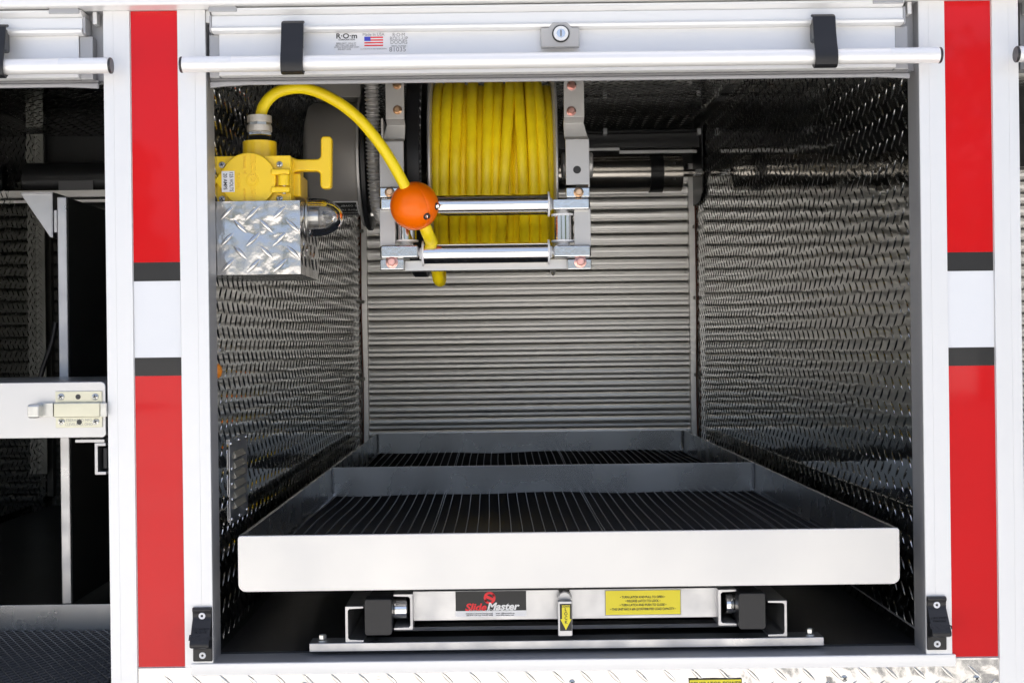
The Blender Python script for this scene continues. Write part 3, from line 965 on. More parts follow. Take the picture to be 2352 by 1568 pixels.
# flexible conduit beside the reel
m = MB()
pts = [at(853, 150, 0.32), at(853, 188, 0.32), at(855, 240, 0.32), at(856, 300, 0.325), at(857, 350, 0.33), at(860, 408, 0.335), at(864, 450, 0.34), at(872, 485, 0.36), at(884, 505, 0.40)]
fc = m.tube(pts, 0.0135, 20, 40, rf=lambda s: 0.0118 + 0.0018 * math.cos(2 * math.pi * s / 0.0068)).build('flexible_conduit', 'conduit_grey')
tag(fc, 'grey corrugated flexible conduit hanging between the motor housing and reel frame', 'conduit')

# ------------------------------------------------------------------ loose cable end with stop ball
def Z2(a, b, y): return at(470 + a / 4.38, 134 + b / 4.38, y)
cb = thing('power_cable', 'thick yellow cable arching from the outlet box into the reel through an orange stop ball', 'cable', at(700, 200, 0.14))
path = [(562, 640, .125), (565, 575, .125), (590, 490, .125), (648, 405, .126), (740, 338, .128), (860, 306, .13), (980, 300, .132), (1110, 330, .136), (1250, 392, .14), (1400, 482, .146),
        (1550, 608, .152), (1680, 755, .158), (1790, 900, .164), (1880, 1040, .17), (1965, 1190, .176), (2030, 1320, .182), (2060, 1420, .19)]
MB().tube([Z2(*q) for q in path], 0.0093, 24, 8).build('arched_run', 'cable_yellow', cb)
MB().tube([at(962, 480, .205), at(972, 510, .21), at(983, 538, .222), at(992, 560, .255), at(1000, 590, .30), at(1004, 620, .345), at(1007, 641, .37), at(1012, 644, .41), at(1012, 625, .47), at(1010, 600, .52)],
          0.0105, 20, 8).build('lower_run', 'cable_yellow', cb)
bc = at(952, 473, .2)
br = 56 * 2.2 / 3000
nrm = Vector((.79, .53, .31)).normalized()
prof = []
for k in range(41):
    w = math.pi * k / 40
    prof.append((-br * math.cos(w), max(br * math.sin(w), 0.0002)))
prof2 = [q for q in prof if q[0] < -0.0012] + [(-0.0011, br * 0.996), (-0.0006, br * 0.972), (0.0006, br * 0.972), (0.0011, br * 0.985)] + [(q[0], q[1] * 0.99 if q[0] < br * .9 else q[1]) for q in prof if q[0] > 0.0012]
ball = MB().lathe(prof2, bc, nrm, 64, caps=False).build('stop_ball', 'orange_ball', cb, smooth=40)
for (a, b_) in ((1035, 572), (1163, 428)):
    q = at(805 + (0 + a) / (3.92 * 1.4898), 402.7 + b_ / (3.92 * 1.4898), .2)
    d2 = (q.x - bc.x) ** 2 + (q.z - bc.z) ** 2
    dy = math.sqrt(max(br * br - d2, 0.00001))
    q.y = bc.y - dy
    n_ = (q - bc).normalized()
    MB().lathe([(-0.001, 0.0062), (0.0003, 0.0062)], q, n_, 20).build('screw_recess', 'ink', ball)
    MB().lathe([(0, 0.0042), (0.0055, 0.0042), (0.006, 0.0036)], q - n_ * 0.001, (n_ + Vector((0.3, 0, 0.3))).normalized(), 6).build('screw', 'chrome_block', ball)
# plug collar at the outlet
cp = MB()
yc_ = .125
def vc(prof, mname, nm, par, n=40, nrm_=None):
    """vertical turned piece; prof: (v, radius px) along the connector axis u = 596"""
    z0 = at(596, prof[0][0], yc_).z
    c = at(596, 300, yc_)
    pr = [(z0 - at(596, v, yc_).z, r_ * (2 + yc_) / 3000) for v, r_ in prof]
    return MB().lathe(pr, (c.x, yc_, z0), (0, 0, -1), n).build(nm, mname, par, smooth=30)
col = vc([(266, 22), (267, 27.5), (282, 28), (283, 27)], 'knurl_metal', 'cable_gland', cb, 64)
vc([(283.2, 26.5), (289, 26.5)], 'zinc', 'gland_nut', col, 8)
vc([(289.2, 27.5), (290, 28.3), (303, 28.3), (304, 27)], 'knurl_metal', 'gland_ring', col, 64)
vc([(304.3, 27), (306, 28.5), (312, 28.5), (314, 26.5)], 'chrome_block', 'lock_nut', col, 6)
th_ = []
for k in range(10):
    th_ += [(314.2 + k * 1.3, 23.5), (314.8 + k * 1.3, 22)]
vc(th_, 'dark_steel', 'thread', col, 32)

# ------------------------------------------------------------------ yellow outlet box
YP = 0.078
ob = thing('outlet_box', 'yellow weatherproof power outlet box with hinged flap and side T handle', 'power outlet', at(600, 430, 0.13))
m = MB().pbox(476, 358, 669, 470, YP + 0.004, 0.22)
m.build('box_body', 'paint_yellow', ob, 0.003)
MB().pbox(476, 358, 668, 470, YP, YP + 0.0035).build('face_plate', 'paint_yellow', ob, 0.0012)
vc([(326, 36.5), (327, 38.5), (357, 38.5), (366, 38.5)], 'paint_yellow', 'cable_hub', ob, 48)
# T handle
yt_ = 0.105
def rp(u, v, y=yt_): return at(u, v, y)
tpts = []
def arc(cu, cv, r_, a0, a1, n=6):
    return [(cu + r_ * math.cos(math.radians(a0 + (a1 - a0) * k / n)), cv + r_ * math.sin(math.radians(a0 + (a1 - a0) * k / n))) for k in range(n + 1)]
o2 = [(668, 359), (676, 363), (684, 365.5), (722, 365)] + arc(726, 355, 10, 90, 0)[1:] + arc(745, 321, 9, 180, 270) + arc(753, 321, 9, 270, 360) + arc(752, 424, 9, 0, 90) + arc(744, 424, 9, 90, 180) + arc(725, 403, 10, 0, -90)[1:] + [(690, 392.5), (680, 394), (668, 400)]
o2 = [(u, v) for u, v in o2]
MB().prism([rp(u, v) for u, v in o2], (0, 0.020, 0)).build('pull_handle', 'paint_yellow', ob, 0.004, segs=3, smooth=50)
MB().pbox(664, 398, 690, 452, YP + 0.030, 0.19).build('switch_base', 'paint_yellow', ob, 0.003)
# cover flap: disc drawn out to a corner at the left
cu_, cv_, cr_ = 570.5, 413, 63
pu, pv = 493, 415
ang = math.degrees(math.acos(cr_ / (cu_ - pu + 2)))
fl = [(pu + 1, pv + 3), (pu, pv), (pu + 1, pv - 3)] + arc(cu_, cv_, cr_, 180 + ang, 180 + ang + (360 - 2 * ang), 44)
YF_ = YP - 0.009
flap = MB().prism([rp(u, v, YF_) for u, v in fl], (0, 0.008, 0)).build('cover_flap', 'paint_yellow', ob, 0.0022, segs=3, smooth=50)
# embossed lettering reading downwards
RD, UR = (0, 0, -1), (1, 0, 0)
put_lettering([('CIRCLE', rp(580, 378, YF_ - .0001), 0.0115, RD, UR, 0.95, 0.01), ('LIGHT', rp(580, 448, YF_ - .0001), 0.0115, RD, UR, 0.9, 0.01), ('D', rp(580, 413, YF_ - .0001), 0.0105, RD, UR, 1.0, 0.01),
               ('Carlstadt, NJ', rp(562, 377, YF_ - .0001), 0.0065, RD, UR, 0.95), ('P-7420V', rp(546, 417, YF_ - .0001), 0.0085, RD, UR, 0.95), ('circle-d.com', rp(562, 452, YF_ - .0001), 0.0055, RD, UR, 0.95)],
              flap, 'paint_yellow', 0.0012)
rg = MB()
c0 = rp(579, 413, YF_)
for r_ in (0.0078, 0.0098):
    rg.tube([c0 + Vector((r_ * math.cos(w), 0, r_ * math.sin(w))) for w in [2 * math.pi * k / 20 for k in range(20)]], 0.0006, 6, 2, True)
rg.build('embossed_ring', 'paint_yellow', flap)
s_ = MB().pbox(509, 393, 538.5, 441, YF_ - 0.0004, YF_ + 0.001).build('rating_sticker', 'sticker_white', flap)
put_lettering([('125 VOLTS', rp(531, 417, YF_ - .0006), 0.0082, RD, UR, 0.80, 0.008), ('20 AMPS', rp(517, 417, YF_ - .0006), 0.0082, RD, UR, 0.86, 0.008)], s_)
# hinge
for a, b, c, d_, y0 in ((621, 387.5, 665, 401.5, YF_ - .004), (621, 428, 665, 442, YF_ - .004)):
    MB().pbox(a, b, c, d_, y0, YP).build('hinge_arm', 'paint_yellow', flap, 0.003, segs=3)
p = rp(652, 403, YF_ + 0.002); q = rp(652, 427, YF_ + 0.002); q.x = p.x
MB().cyl(p, q, 0.0092, n=28).build('hinge_barrel', 'paint_yellow', ob)
q2 = rp(652, 445.5, YF_ + 0.002); q2.x = p.x
MB().cyl(q, q2, 0.003, n=16).build('hinge_pin', 'zinc', ob)
def cross_screw(u, v, y, r_, par, mt='zinc', rot=20):
    p = at(u, v, y)
    s = MB().screw(p, (0, -1, 0), r_).build('screw', mt, par)
    c = MB()
    for w in (rot, rot + 90):
        dx = Vector((math.cos(math.radians(w)), 0, math.sin(math.radians(w)))) * r_ * 0.62
        nx = Vector((-dx.z, 0, dx.x)) * 0.22
        q = p + Vector((0, -0.0024, 0))
        c.prism([q - dx - nx, q + dx - nx, q + dx + nx, q - dx + nx], (0, -0.0006, 0))
    if par.parent is None:
        c.build('screw_slot', 'ink', s)
    else:
        c.build('screw_slot', 'ink', par)
for u, v, mt in ((510, 379, 'mill_metal'), (642, 378, 'zinc'), (510, 457, 'mill_metal'), (642, 456, 'zinc')):
    cross_screw(u, v, YP, 0.0052, ob, mt, random.uniform(0, 80))

# ------------------------------------------------------------------ tread plate bracket box under the outlet
bx = thing('bracket_box', 'bright diamond tread plate box on the left wall under the yellow outlet', 'metal box', at(590, 630, 0.14))
y0, y1 = 0.056, 0.262
xr_ = at(689.5, 545, y0).x
zt, zb = at(590, 461.5, y0).z, at(590, 630.5, y0).z
t = 0.003
m = MB().box(XL + 0.001, xr_, y0, y0 + t, zb, zt)
m.treads((XL - 0.003, y0, zb), (1, 0, 0), (0, 0, 1), (0, -1, 0), xr_ - XL + 0.003, zt - zb + 0.006, pitch=0.0415, L=0.032, W=0.0080, H=0.0022, ph=(1.02, 0.84))
m.build('front_panel', 'plate_bright', bx)
m = MB().box(xr_ - t, xr_, y0 + t + 0.0005, y1, zb, zt)
m.treads((xr_, y0, zb), (0, 1, 0), (0, 0, 1), (1, 0, 0), y1 - y0, zt - zb, H=0.0018, ph=(0.3, 0.6))
m.build('side_panel', 'plate_bright', bx)
MB().box(XL + 0.001, xr_ - t - 0.0005, y0 + t + 0.0005, y1, zb, zb + t).build('bottom_panel', 'plate_bright', bx)

# indicator light on its side
il = thing('indicator_light', 'clear ribbed dome lamp on the right face of the tread plate box', 'lamp', at(720, 500, 0.14))
yc2 = 0.135
k2 = (2 + yc2) / 3000
c = Vector((xr_ + 0.0015, yc2, at(720, 499, yc2).z))
R0 = 43 * k2
Ld = 0.058
vs, fs = [], []
NR, NS = 72, 22
prof = [(0.0, R0 * 0.98), (0.006, R0), (0.012, R0), (0.018, R0 * 0.99)]
for k in range(1, 15):
    w = math.pi / 2 * k / 14
    prof.append((0.018 + (Ld - 0.018) * math.sin(w), R0 * 0.99 * max(math.cos(w), 0.01)))
for i, (tt, rr) in enumerate(prof):
    for j in range(NR):
        w = 2 * math.pi * j / NR
        r3 = rr * (1 + (0.022 * math.cos(24 * w) if tt < 0.034 else 0.0))
        vs.append((c.x + tt, c.y + r3 * math.cos(w), c.z + r3 * math.sin(w)))
for i in range(len(prof) - 1):
    for j in range(NR):
        j2 = (j + 1) % NR
        fs.append((i * NR + j2, i * NR + j, (i + 1) * NR + j, (i + 1) * NR + j2))
fs.append(tuple(reversed(range((len(prof) - 1) * NR, len(prof) * NR))))
nb = len(vs)
for i, (tt, rr) in enumerate(prof):
    for j in range(NR):
        w = 2 * math.pi * j / NR
        r3 = max(rr - 0.0022, rr * 0.5)
        vs.append((c.x + tt * (1 - 0.0022 / Ld), c.y + r3 * math.cos(w), c.z + r3 * math.sin(w)))
for i in range(len(prof) - 1):
    for j in range(NR):
        j2 = (j + 1) % NR
        fs.append((nb + i * NR + j, nb + i * NR + j2, nb + (i + 1) * NR + j2, nb + (i + 1) * NR + j))
fs.append(tuple(nb + q for q in range((len(prof) - 1) * NR, len(prof) * NR)))
for j in range(NR):
    j2 = (j + 1) % NR
    fs.append((j, j2, nb + j2, nb + j))
lens = MB().add(vs, fs).build('dome_lens', 'clear_lens', il, smooth=50)
MB().cyl((c.x + 0.001, c.y, c.z), (c.x + 0.020, c.y, c.z), R0 * 0.5, n=24, ch=0.002).build('bulb_base', 'zinc', il)
MB().lathe([(0, 0.003), (0.004, 0.008), (0.014, 0.010), (0.022, 0.006), (0.026, 0.001)], (c.x + 0.021, c.y, c.z), (1, 0, 0), 20).build('bulb', 'clear_lens', il)
MB().cyl((c.x - 0.0012, c.y, c.z), (c.x + 0.003, c.y, c.z), R0 * 1.06, n=40, ch=0.001).build('lamp_base', 'zinc', il)

# ------------------------------------------------------------------ vent on the left wall
vn = thing('wall_vent', 'riveted louvre plate low on the left tread plate wall', 'vent', (XL, 0.21, CAMZ - 0.28))
xw = XL + 0.0025
MB().box(XL + 0.0005, xw, 0.135, 0.285, CAMZ - 0.290, CAMZ - 0.150).build('vent_plate', 'mill_metal', vn, 0.0006)
for k in range(6):
    z = CAMZ - 0.172 - k * 0.0165
    MB().prism([(xw, 0.165, z), (xw + 0.0055, 0.165, z - 0.011), (xw, 0.165, z - 0.014)], (0, 0.085, 0)).build('louvre', 'louvre_metal', vn, 0.001)
for yy, zz_ in ((0.145, -.158), (.21, -.156), (.275, -.156), (.145, -.282), (.21, -.284), (.275, -.282), (.15, -.20), (.15, -.225), (.15, -.25)):
    MB().lathe([(0, 0.0035), (0.0015, 0.003), (0.0025, 0.001)], (xw, yy, CAMZ + zz_), (1, 0, 0), 12).build('rivet', 'chrome', vn)
ml = MB().lathe([(0, 0.015), (0.006, 0.014), (0.012, 0.008), (0.014, 0.002)], at(492, 852, .056) + Vector((-0.004, 0.012, 0)), (1, 0, 0), 24).build('marker_light', 'amber')
tag(ml, 'small amber marker lens at the front edge of the left wall', 'marker light')

# ------------------------------------------------------------------ cargo tray and slide
tray = thing('cargo_tray', 'slide out aluminium cargo tray with a cross divider and black matting', 'cargo tray', (px(1300), 0.0, CAMZ - 0.372))
TX0, TX1 = px(540, -0.02), px(2061, -0.02)
YT0, YT1 = -0.02, 2.245
ZT, ZB_ = CAMZ - 0.2858, CAMZ - 0.371
# front panel with rounded corners
def rrect(x0, x1, z0, z1, y, r0, r1, n=5):
    pts = []
    for cx, cz, a, rr in ((x1 - r1, z1 - r1, 0, r1), (x0 + r1, z1 - r1, 90, r1), (x0 + r0, z0 + r0, 180, r0), (x1 - r0, z0 + r0, 270, r0)):
        for k in range(n + 1):
            w = math.radians(a + 90 * k / n)
            pts.append((cx + rr * math.cos(w), y, cz + rr * math.sin(w)))
    return pts
MB().prism(rrect(TX0, TX1, ZB_, ZT, YT0, 0.012, 0.005), (0, 0.005, 0)).build('front_panel', 'brushed_white', tray, 0.0014, segs=3, smooth=50)
tw = 0.005
for x in (TX0 + 0.0006, TX1 - tw - 0.0006):
    MB().box(x, x + tw, YT0 + 0.0055, YT1, ZB_ + 0.004, ZT - 0.0006).build('side_rail', 'brushed_tray', tray, 0.001)
MB().box(TX0 + tw + 0.001, TX1 - tw - 0.001, YT1 - tw, YT1, ZB_ + 0.004, ZT - 0.0004).build('rear_rail', 'brushed_tray', tray, 0.001)
YD = 1.07
MB().box(TX0 + tw + 0.001, TX1 - tw - 0.001, YD, YD + tw, ZB_ + 0.012, ZT + 0.0008).build('divider', 'brushed_tray', tray, 0.001)
MB().box(TX0 + tw + 0.001, TX1 - tw - 0.001, YT0 + 0.006, YT1 - tw - 0.001, CAMZ - 0.362, CAMZ - 0.3565).build('tray_floor', 'brushed_tray', tray)
# weld beads in the divider and rear corners
m = MB()
for yy in (YD, YT1 - tw):
    for x in (TX0 + tw + 0.003, TX1 - tw - 0.003):
        zq = ZT - 0.004
        while zq > CAMZ - 0.345:
            m.lathe([(-0.003, 0.0006), (-0.0015, 0.0032), (0.0015, 0.0032), (0.003, 0.0006)], (x + random.uniform(-.0006, .0006), yy - 0.002, zq), (0, 0, 1), 8)
            zq -= 0.0045
m.build('weld_bead', 'mill_metal', tray)
# matting: tiles of thin ribs with crosswise loops; wavy because it is loose
def matting(y0, y1, seed):
    rnd = random.Random(seed)
    m = MB()
    zb = CAMZ - 0.3555
    x0, x1 = TX0 + 0.012, TX1 - 0.012
    n = int((x1 - x0) / 0.0212)
    def wav(x, y): return 0.0022 * math.sin(x * 9 + seed) * math.sin(y * 7 + 1.3 * seed) + 0.0015 * math.sin(x * 21 + y * 5)
    m.mi(0)
    # base web
    nx, ny = 60, max(10, int((y1 - y0) / 0.03))
    vs, fs = [], []
    for i in range(nx + 1):
        for j in range(ny + 1):
            x = x0 + (x1 - x0) * i / nx; y = y0 + (y1 - y0) * j / ny
            vs.append((x, y, zb + 0.003 + wav(x, y)))
    for i in range(nx):
        for j in range(ny):
            a = i * (ny + 1) + j
            fs.append((a, a + ny + 1, a + ny + 2, a + 1))
    m.add(vs, fs)
    # crosswise loops
    y = y0 + 0.004
    while y < y1 - 0.004:
        pts = []
        for i in range(nx * 2 + 1):
            x = x0 + (x1 - x0) * i / (nx * 2)
            pts.append((x, y + 0.0015 * math.sin(i * math.pi), zb + 0.0065 + wav(x, y)))
        vs, fs = [], []
        for p in pts:
            vs += [(p[0], p[1] - 0.0028, p[2] - 0.003), (p[0], p[1], p[2]), (p[0], p[1] + 0.0028, p[2] - 0.003)]
        for i in range(len(pts) - 1):
            b = i * 3
            fs += [(b, b + 3, b + 4, b + 1), (b + 1, b + 4, b + 5, b + 2)]
        m.add(vs, fs)
        y += 0.0115
    # lengthwise ribs
    m.mi(1)
    for i in range(n + 1):
        x = x0 + 0.004 + i * 0.0212
        w_ = 0.0009
        reps = (0, 0.0045) if i % 15 == 12 else (0,)
        for dx in reps:
            vs, fs = [], []
            M = ny * 2
            for j in range(M + 1):
                y = y0 + 0.002 + (y1 - y0 - 0.004) * j / M
                xx = x + dx + 0.0012 * math.sin(y * 6 + i * 0.2 + seed)
                zz_ = zb + 0.0085 + wav(xx, y)
                vs += [(xx - w_, y, zz_ - 0.004), (xx - w_ * .6, y, zz_), (xx + w_ * .6, y, zz_), (xx + w_, y, zz_ - 0.004)]
            for j in range(M):
                b = j * 4
                for q in range(3):
                    fs.append((b + q, b + q + 1, b + q + 5, b + q + 4))
            m.add(vs, fs)
    return m.build('matting', ['mat_rubber', 'mat_line'], tray, smooth=30)
matting(YT0 + 0.01, YD - 0.004, 1)
matting(YD + tw + 0.004, YT1 - tw - 0.004, 2)

sl = thing('slide_frame', 'bare aluminium slide frame with roller channels under the cargo tray', 'slide frame', (px(1300), 0.1, ZF))
y0 = 0.030
MB().pbox(710, 1469.5, 1893, 1489.5, y0, y0 + 0.038).build('cross_bar', 'mill_metal', sl, 0.0012)
for u, v in ((741, 1472), (1860, 1456)):
    b = at(u, v, y0 + 0.018); b.z = at(1300, 1469.5, y0).z
    MB().hexbolt(b, (0, 0, 1), 0.0085, 0.010).build('bolt', 'zinc', sl)
YS1 = 1.05
def channel(u0, v0, u1, v1, side, y0, name='outer_channel', mt='mill_metal', y1=YS1):
    """C section; side=+1 web on the left, opening right"""
    um, vm = (u0 + u1) / 2, (v0 + v1) / 2
    xa, xb = at(u0, vm, y0).x, at(u1, vm, y0).x
    z1, z0 = at(um, v0, y0).z, at(um, v1, y0).z
    th = 0.0042
    if side > 0:
        P = [(xa, z0), (xb, z0), (xb, z0 + th * .8), (xa + th * 1.6, z0 + th), (xa + th, z0 + th * 1.6), (xa + th, z1 - th * 1.6), (xa + th * 1.6, z1 - th), (xb, z1 - th * .8), (xb, z1), (xa, z1)]
    else:
        P = [(xb, z0), (xa, z0), (xa, z0 + th * .8), (xb - th * 1.6, z0 + th), (xb - th, z0 + th * 1.6), (xb - th, z1 - th * 1.6), (xb - th * 1.6, z1 - th), (xa, z1 - th * .8), (xa, z1), (xb, z1)]
    MB().prism([(x, y0, z) for x, z in P], (0, y1 - y0, 0)).build(name, mt, sl, 0.0006)
channel(793, 1392, 835, 1474.5, +1, 0.034)
channel(1764, 1378.5, 1808, 1461, -1, 0.034)
channel(904, 1364, 948, 1446, -1, 0.020, 'inner_channel')
channel(1650, 1353, 1692, 1436, +1, 0.020, 'inner_channel')
for (a, b, c, d_) in ((837, 1375, 900, 1459), (1697, 1361, 1759, 1445)):
    um, vm = (a + c) / 2, (b + d_) / 2
    xa, xb = at(a, vm, 0.005).x, at(c, vm, 0.005).x
    z1, z0 = at(um, b, 0.005).z, at(um, d_, 0.005).z
    MB().prism(rrect(xa, xb, z0, z1, 0.005, 0.005, 0.004, 4), (0, 0.03, 0)).build('end_bumper', 'rubber_black', sl, 0.002, segs=3, smooth=50)
    MB().box(xa + 0.004, xb - 0.004, 0.036, YS1, z0 + 0.003, z1 - 0.002).build('rail_tube', 'dark_steel', sl, 0.002)
for u0, u1, v in ((901, 937, 1397), (1664, 1700, 1385)):
    p, q = at(u0, v, 0.055), at(u1, v, 0.055)
    q.z = p.z
    MB().cyl(p, q, 0.0165, n=36, ch=0.0015).build('slide_roller', 'chrome', sl)
MB().pbox(948.5, 1353, 1649, 1421, 0.042, 0.048).build('face_bar', 'mill_metal', sl, 0.001)
MB().pbox(905, 1435, 1694, 1444.5, 0.16, 0.19).build('tie_bar', 'mill_metal', sl, 0.001)
ysk = 0.0415
a, b = at(1046, 1358, ysk), at(1209, 1414, ysk)
m = MB().box(a.x, b.x, ysk, ysk + 0.001, b.z + 0.009, a.z)
m.mi(1).box(a.x, b.x, ysk, ysk + 0.001, b.z, b.z + 0.009)
sk = m.build('maker_sticker', ['ink', 'sticker_white'], sl)
ysk -= 0.0003
q = lambda u, v: at(u, v, ysk)
put_lettering([('Slide', q(1092, 1394.5), 0.0155, XR, ZU, 1.12, 0.035, 0.25)], sk, 'ink_red')
put_lettering([('Master', q(1154, 1392.5), 0.0155, XR, ZU, 1.12, 0.035, 0.25), ('Telescoping Cargo Handler', q(1127, 1401.5), 0.0055, XR, ZU, 1.15, 0.01, 0.25)], sk, 'ink_white')
put_lettering([('Innovative Industries Incorporated      email: iii@newnorth.net', q(1126, 1408), 0.0030, XR, ZU, 1.0), ('800-974-1134  Fax: 719-687-4028      www.slide-master.com', q(1126, 1412.2), 0.0030, XR, ZU, 1.0)], sk, 'ink')
# red mark: round S shape from two hooked bands
m = MB()
cc = q(1124.5, 1372)
def band(a0, a1, r0, r1, cx, cz):
    vs, fs = [], []
    n = 14
    for i in range(n + 1):
        w = math.radians(a0 + (a1 - a0) * i / n)
        for rr in (r0, r1):
            vs.append((cc.x + cx + rr * math.cos(w), cc.y, cc.z + cz + rr * math.sin(w)))
    for i in range(n):
        fs.append((2 * i, 2 * i + 1, 2 * i + 3, 2 * i + 2))
    m.add(vs, fs)
band(20, 230, 0.0058, 0.0092, 0, 0.0)
band(200, 410, 0.0058, 0.0092, 0, -0.0008)
m.prism([(cc.x - 0.0088, cc.y, cc.z + 0.0012), (cc.x + 0.0045, cc.y, cc.z - 0.0050), (cc.x + 0.0088, cc.y, cc.z - 0.0022), (cc.x - 0.0045, cc.y, cc.z + 0.0042)], (0, -0.0001, 0))
m.build('maker_emblem', 'ink_red', sk)
ysk = 0.0415
a, b = at(1389, 1354.5, ysk), at(1565, 1411, ysk)
m = MB().mi(1).box(a.x, b.x, ysk, ysk + 0.001, b.z, a.z)
m.mi(0).box(a.x + 0.0012, b.x - 0.0012, ysk - 0.0004, ysk + 0.0001, b.z + 0.0012, a.z - 0.0012)
sk = m.build('instruction_sticker', ['sticker_yellow', 'ink_grey'], sl, 0.0)
ysk -= 0.0008
put_lettering([('\u2022 TURN LATCH AND PULL TO OPEN \u2022', q(1476, 1370.5), 0.0052, XR, ZU, 0.80, 0.006), ('\u2022 RELEASE LATCH TO LOCK \u2022', q(1477, 1379.5), 0.0052, XR, ZU, 0.80, 0.006),
               ('\u2022 TURN LATCH AND PUSH TO CLOSE \u2022', q(1477, 1388.5), 0.0052, XR, ZU, 0.80, 0.006), ('\u2022 THIS UNIT HAS A 600 LB DISTRIBUTED LOAD CAPACITY \u2022', q(1477, 1398.2), 0.0052, XR, ZU, 0.74, 0.006)], sk)
# latch handle
p = at(1297, 1373, 0.02)
MB().cyl(p + Vector((0, 0.03, 0)), p, 0.0125, 0.011, n=8, ch=0.002).build('latch_boss', 'mill_metal', sl)
m = MB().pbox(1281.5, 1379, 1315, 1461, 0.008, 0.016)
lh = m.build('latch_handle', 'mill_metal', sl, 0.002)
y_ = 0.0076
MB().pbox(1286, 1386, 1313.5, 1448, y_, y_ + 0.001).build('latch_sticker', 'ink', lh)
aw = [(1290.5, 1389), (1309, 1389), (1309, 1421), (1313, 1421), (1300, 1446), (1287, 1421), (1291, 1421)]
MB().prism([at(u, v, y_ - 0.0003) for u, v in aw], (0, 0.0002, 0)).build('arrow', 'sticker_yellow', lh)
put_lettering([('DOWN', at(1299.5, 1392.5, y_ - .0006), 0.0042, XR, ZU, 0.9, 0.004)] + [(ch, at(1299.5 + i * 0.3, 1399.5 + i * 9.6, y_ - .0006), 0.0070, XR, ZU, 0.95, 0.012) for i, ch in enumerate('LOCK')], lh)

# ------------------------------------------------------------------ rubber door catches on the posts
def catch(side):
    lab = 'black rubber door catch riveted low on the white post left of the tray' if side < 0 else 'black rubber door catch riveted low on the white post right of the tray'
    if side < 0:
        u0, u1, vt, vb = 444, 488, 1393, 1517
    else:
        u0, u1, vt, vb = 2128, 2172, 1368, 1490.5
    um = (u0 + u1) / 2
    x0, x1 = at(u0, (vt + vb) / 2, -.003).x, at(u1, (vt + vb) / 2, -.003).x
    root = thing('door_catch', lab, 'door catch', at(um, vb, -.003), 'door catches on the posts')
    zt, zb = at(um, vt, -.003).z, at(um, vb, -.003).z
    H = zt - zb
    yb_ = -0.0035
    prof = [(0, 0.0), (0, -0.005), (0.03, -0.0075), (0.07, -0.007), (0.10, -0.0045), (0.21, -0.0045), (0.25, -0.007), (0.40, -0.015), (0.55, -0.024), (0.62, -0.028), (0.68, -0.027), (0.715, -0.020),
            (0.73, -0.008), (0.76, -0.0045), (0.99, -0.0045), (1.0, -0.003), (1.0, 0.0)]
    m = MB().prism([(x0, yb_ + y, zt - f * H) for f, y in prof], (x1 - x0, 0, 0))
    b = m.build('catch_body', 'rubber_black', root, 0.0012, smooth=50)
    for f in (0.155, 0.885):
        c = Vector(((x0 + x1) / 2 - side * 0.000, yb_ - 0.0045, zt - f * H))
        rv = MB().lathe([(0, 0.0052), (0.0008, 0.0050), (0.0012, 0.0042), (0.0008, 0.0022), (0.0002, 0.0018)], c, (0, -1, 0), 24).build('rivet', 'nylon_white', root)
        MB().lathe([(0, 0.0018), (0.0007, 0.0018)], c, (0, -1, 0), 12).build('rivet_pin', 'ink', rv)
    # raised letters on the ramp
    f0 = 0.45
    slope = Vector((0, -0.024 + 0.007, -(0.30 * H))).normalized()
    R = Vector((1, 0, 0))
    U = -slope
    pos = Vector(((x0 + x1) / 2, yb_ - 0.0185, zt - 0.455 * H))
    put_lettering([('R\u00b7O\u00b7m', pos + slope * 0.006, 0.0125, R, U, 1.0, 0.02), ('U.S. PATENT', pos - slope * 0.008, 0.0045, R, U, 1.0), ('PENDING', pos - slope * 0.003, 0.0045, R, U, 1.0)], b, 'rubber_black', 0.0006)
catch(-1)
catch(1)

# ------------------------------------------------------------------ left compartment
LX0, LX1 = -1.47, px(247) - 0.0025
ZFL = CAMZ - 0.66
lining(LX0, LX1, ZFL, ZC, 'lc')
MB().box(LX0, LX1, 0.056, 0.060, pz(150), ZC).build('header_panel', 'track_grey', truck)
MB().box(LX0, LX1, -0.002, 0.05, 0.55, ZFL - 0.007).build('side_panel', 'white_paint', truck)
sh2 = make_shutter(LX0 + 0.001, LX1 - 0.001, 'closed slatted roll up door at the back of the left compartment, shade put into its colour', 'slat_shaded')
zc, r, yb = barrel(sh2, LX0 + 0.03, LX1 - 0.03, False, 'dark_steel')  # dark steel here puts the compartment's shade into the barrel colour
blab = MB().pbox(134, 415, 213, 438, 1.966, 1.968).build('barrel_label', 'ink_grey', sh2)
MB().pbox(-100, 438, 260, 452, 1.95, 1.98).pbox(-100, 460, 260, 466, 1.99, 2.0).build('shelf_beam', 'slat_metal', sh2)
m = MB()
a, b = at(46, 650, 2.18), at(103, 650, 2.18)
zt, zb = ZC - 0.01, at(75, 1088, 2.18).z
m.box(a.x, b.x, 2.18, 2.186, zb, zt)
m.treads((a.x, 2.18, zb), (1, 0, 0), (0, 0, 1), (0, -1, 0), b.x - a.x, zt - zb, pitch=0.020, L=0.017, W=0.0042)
m.build('reflection_panel', 'plate_reflection', truck)  # added panel standing in for a reflection on the left wall
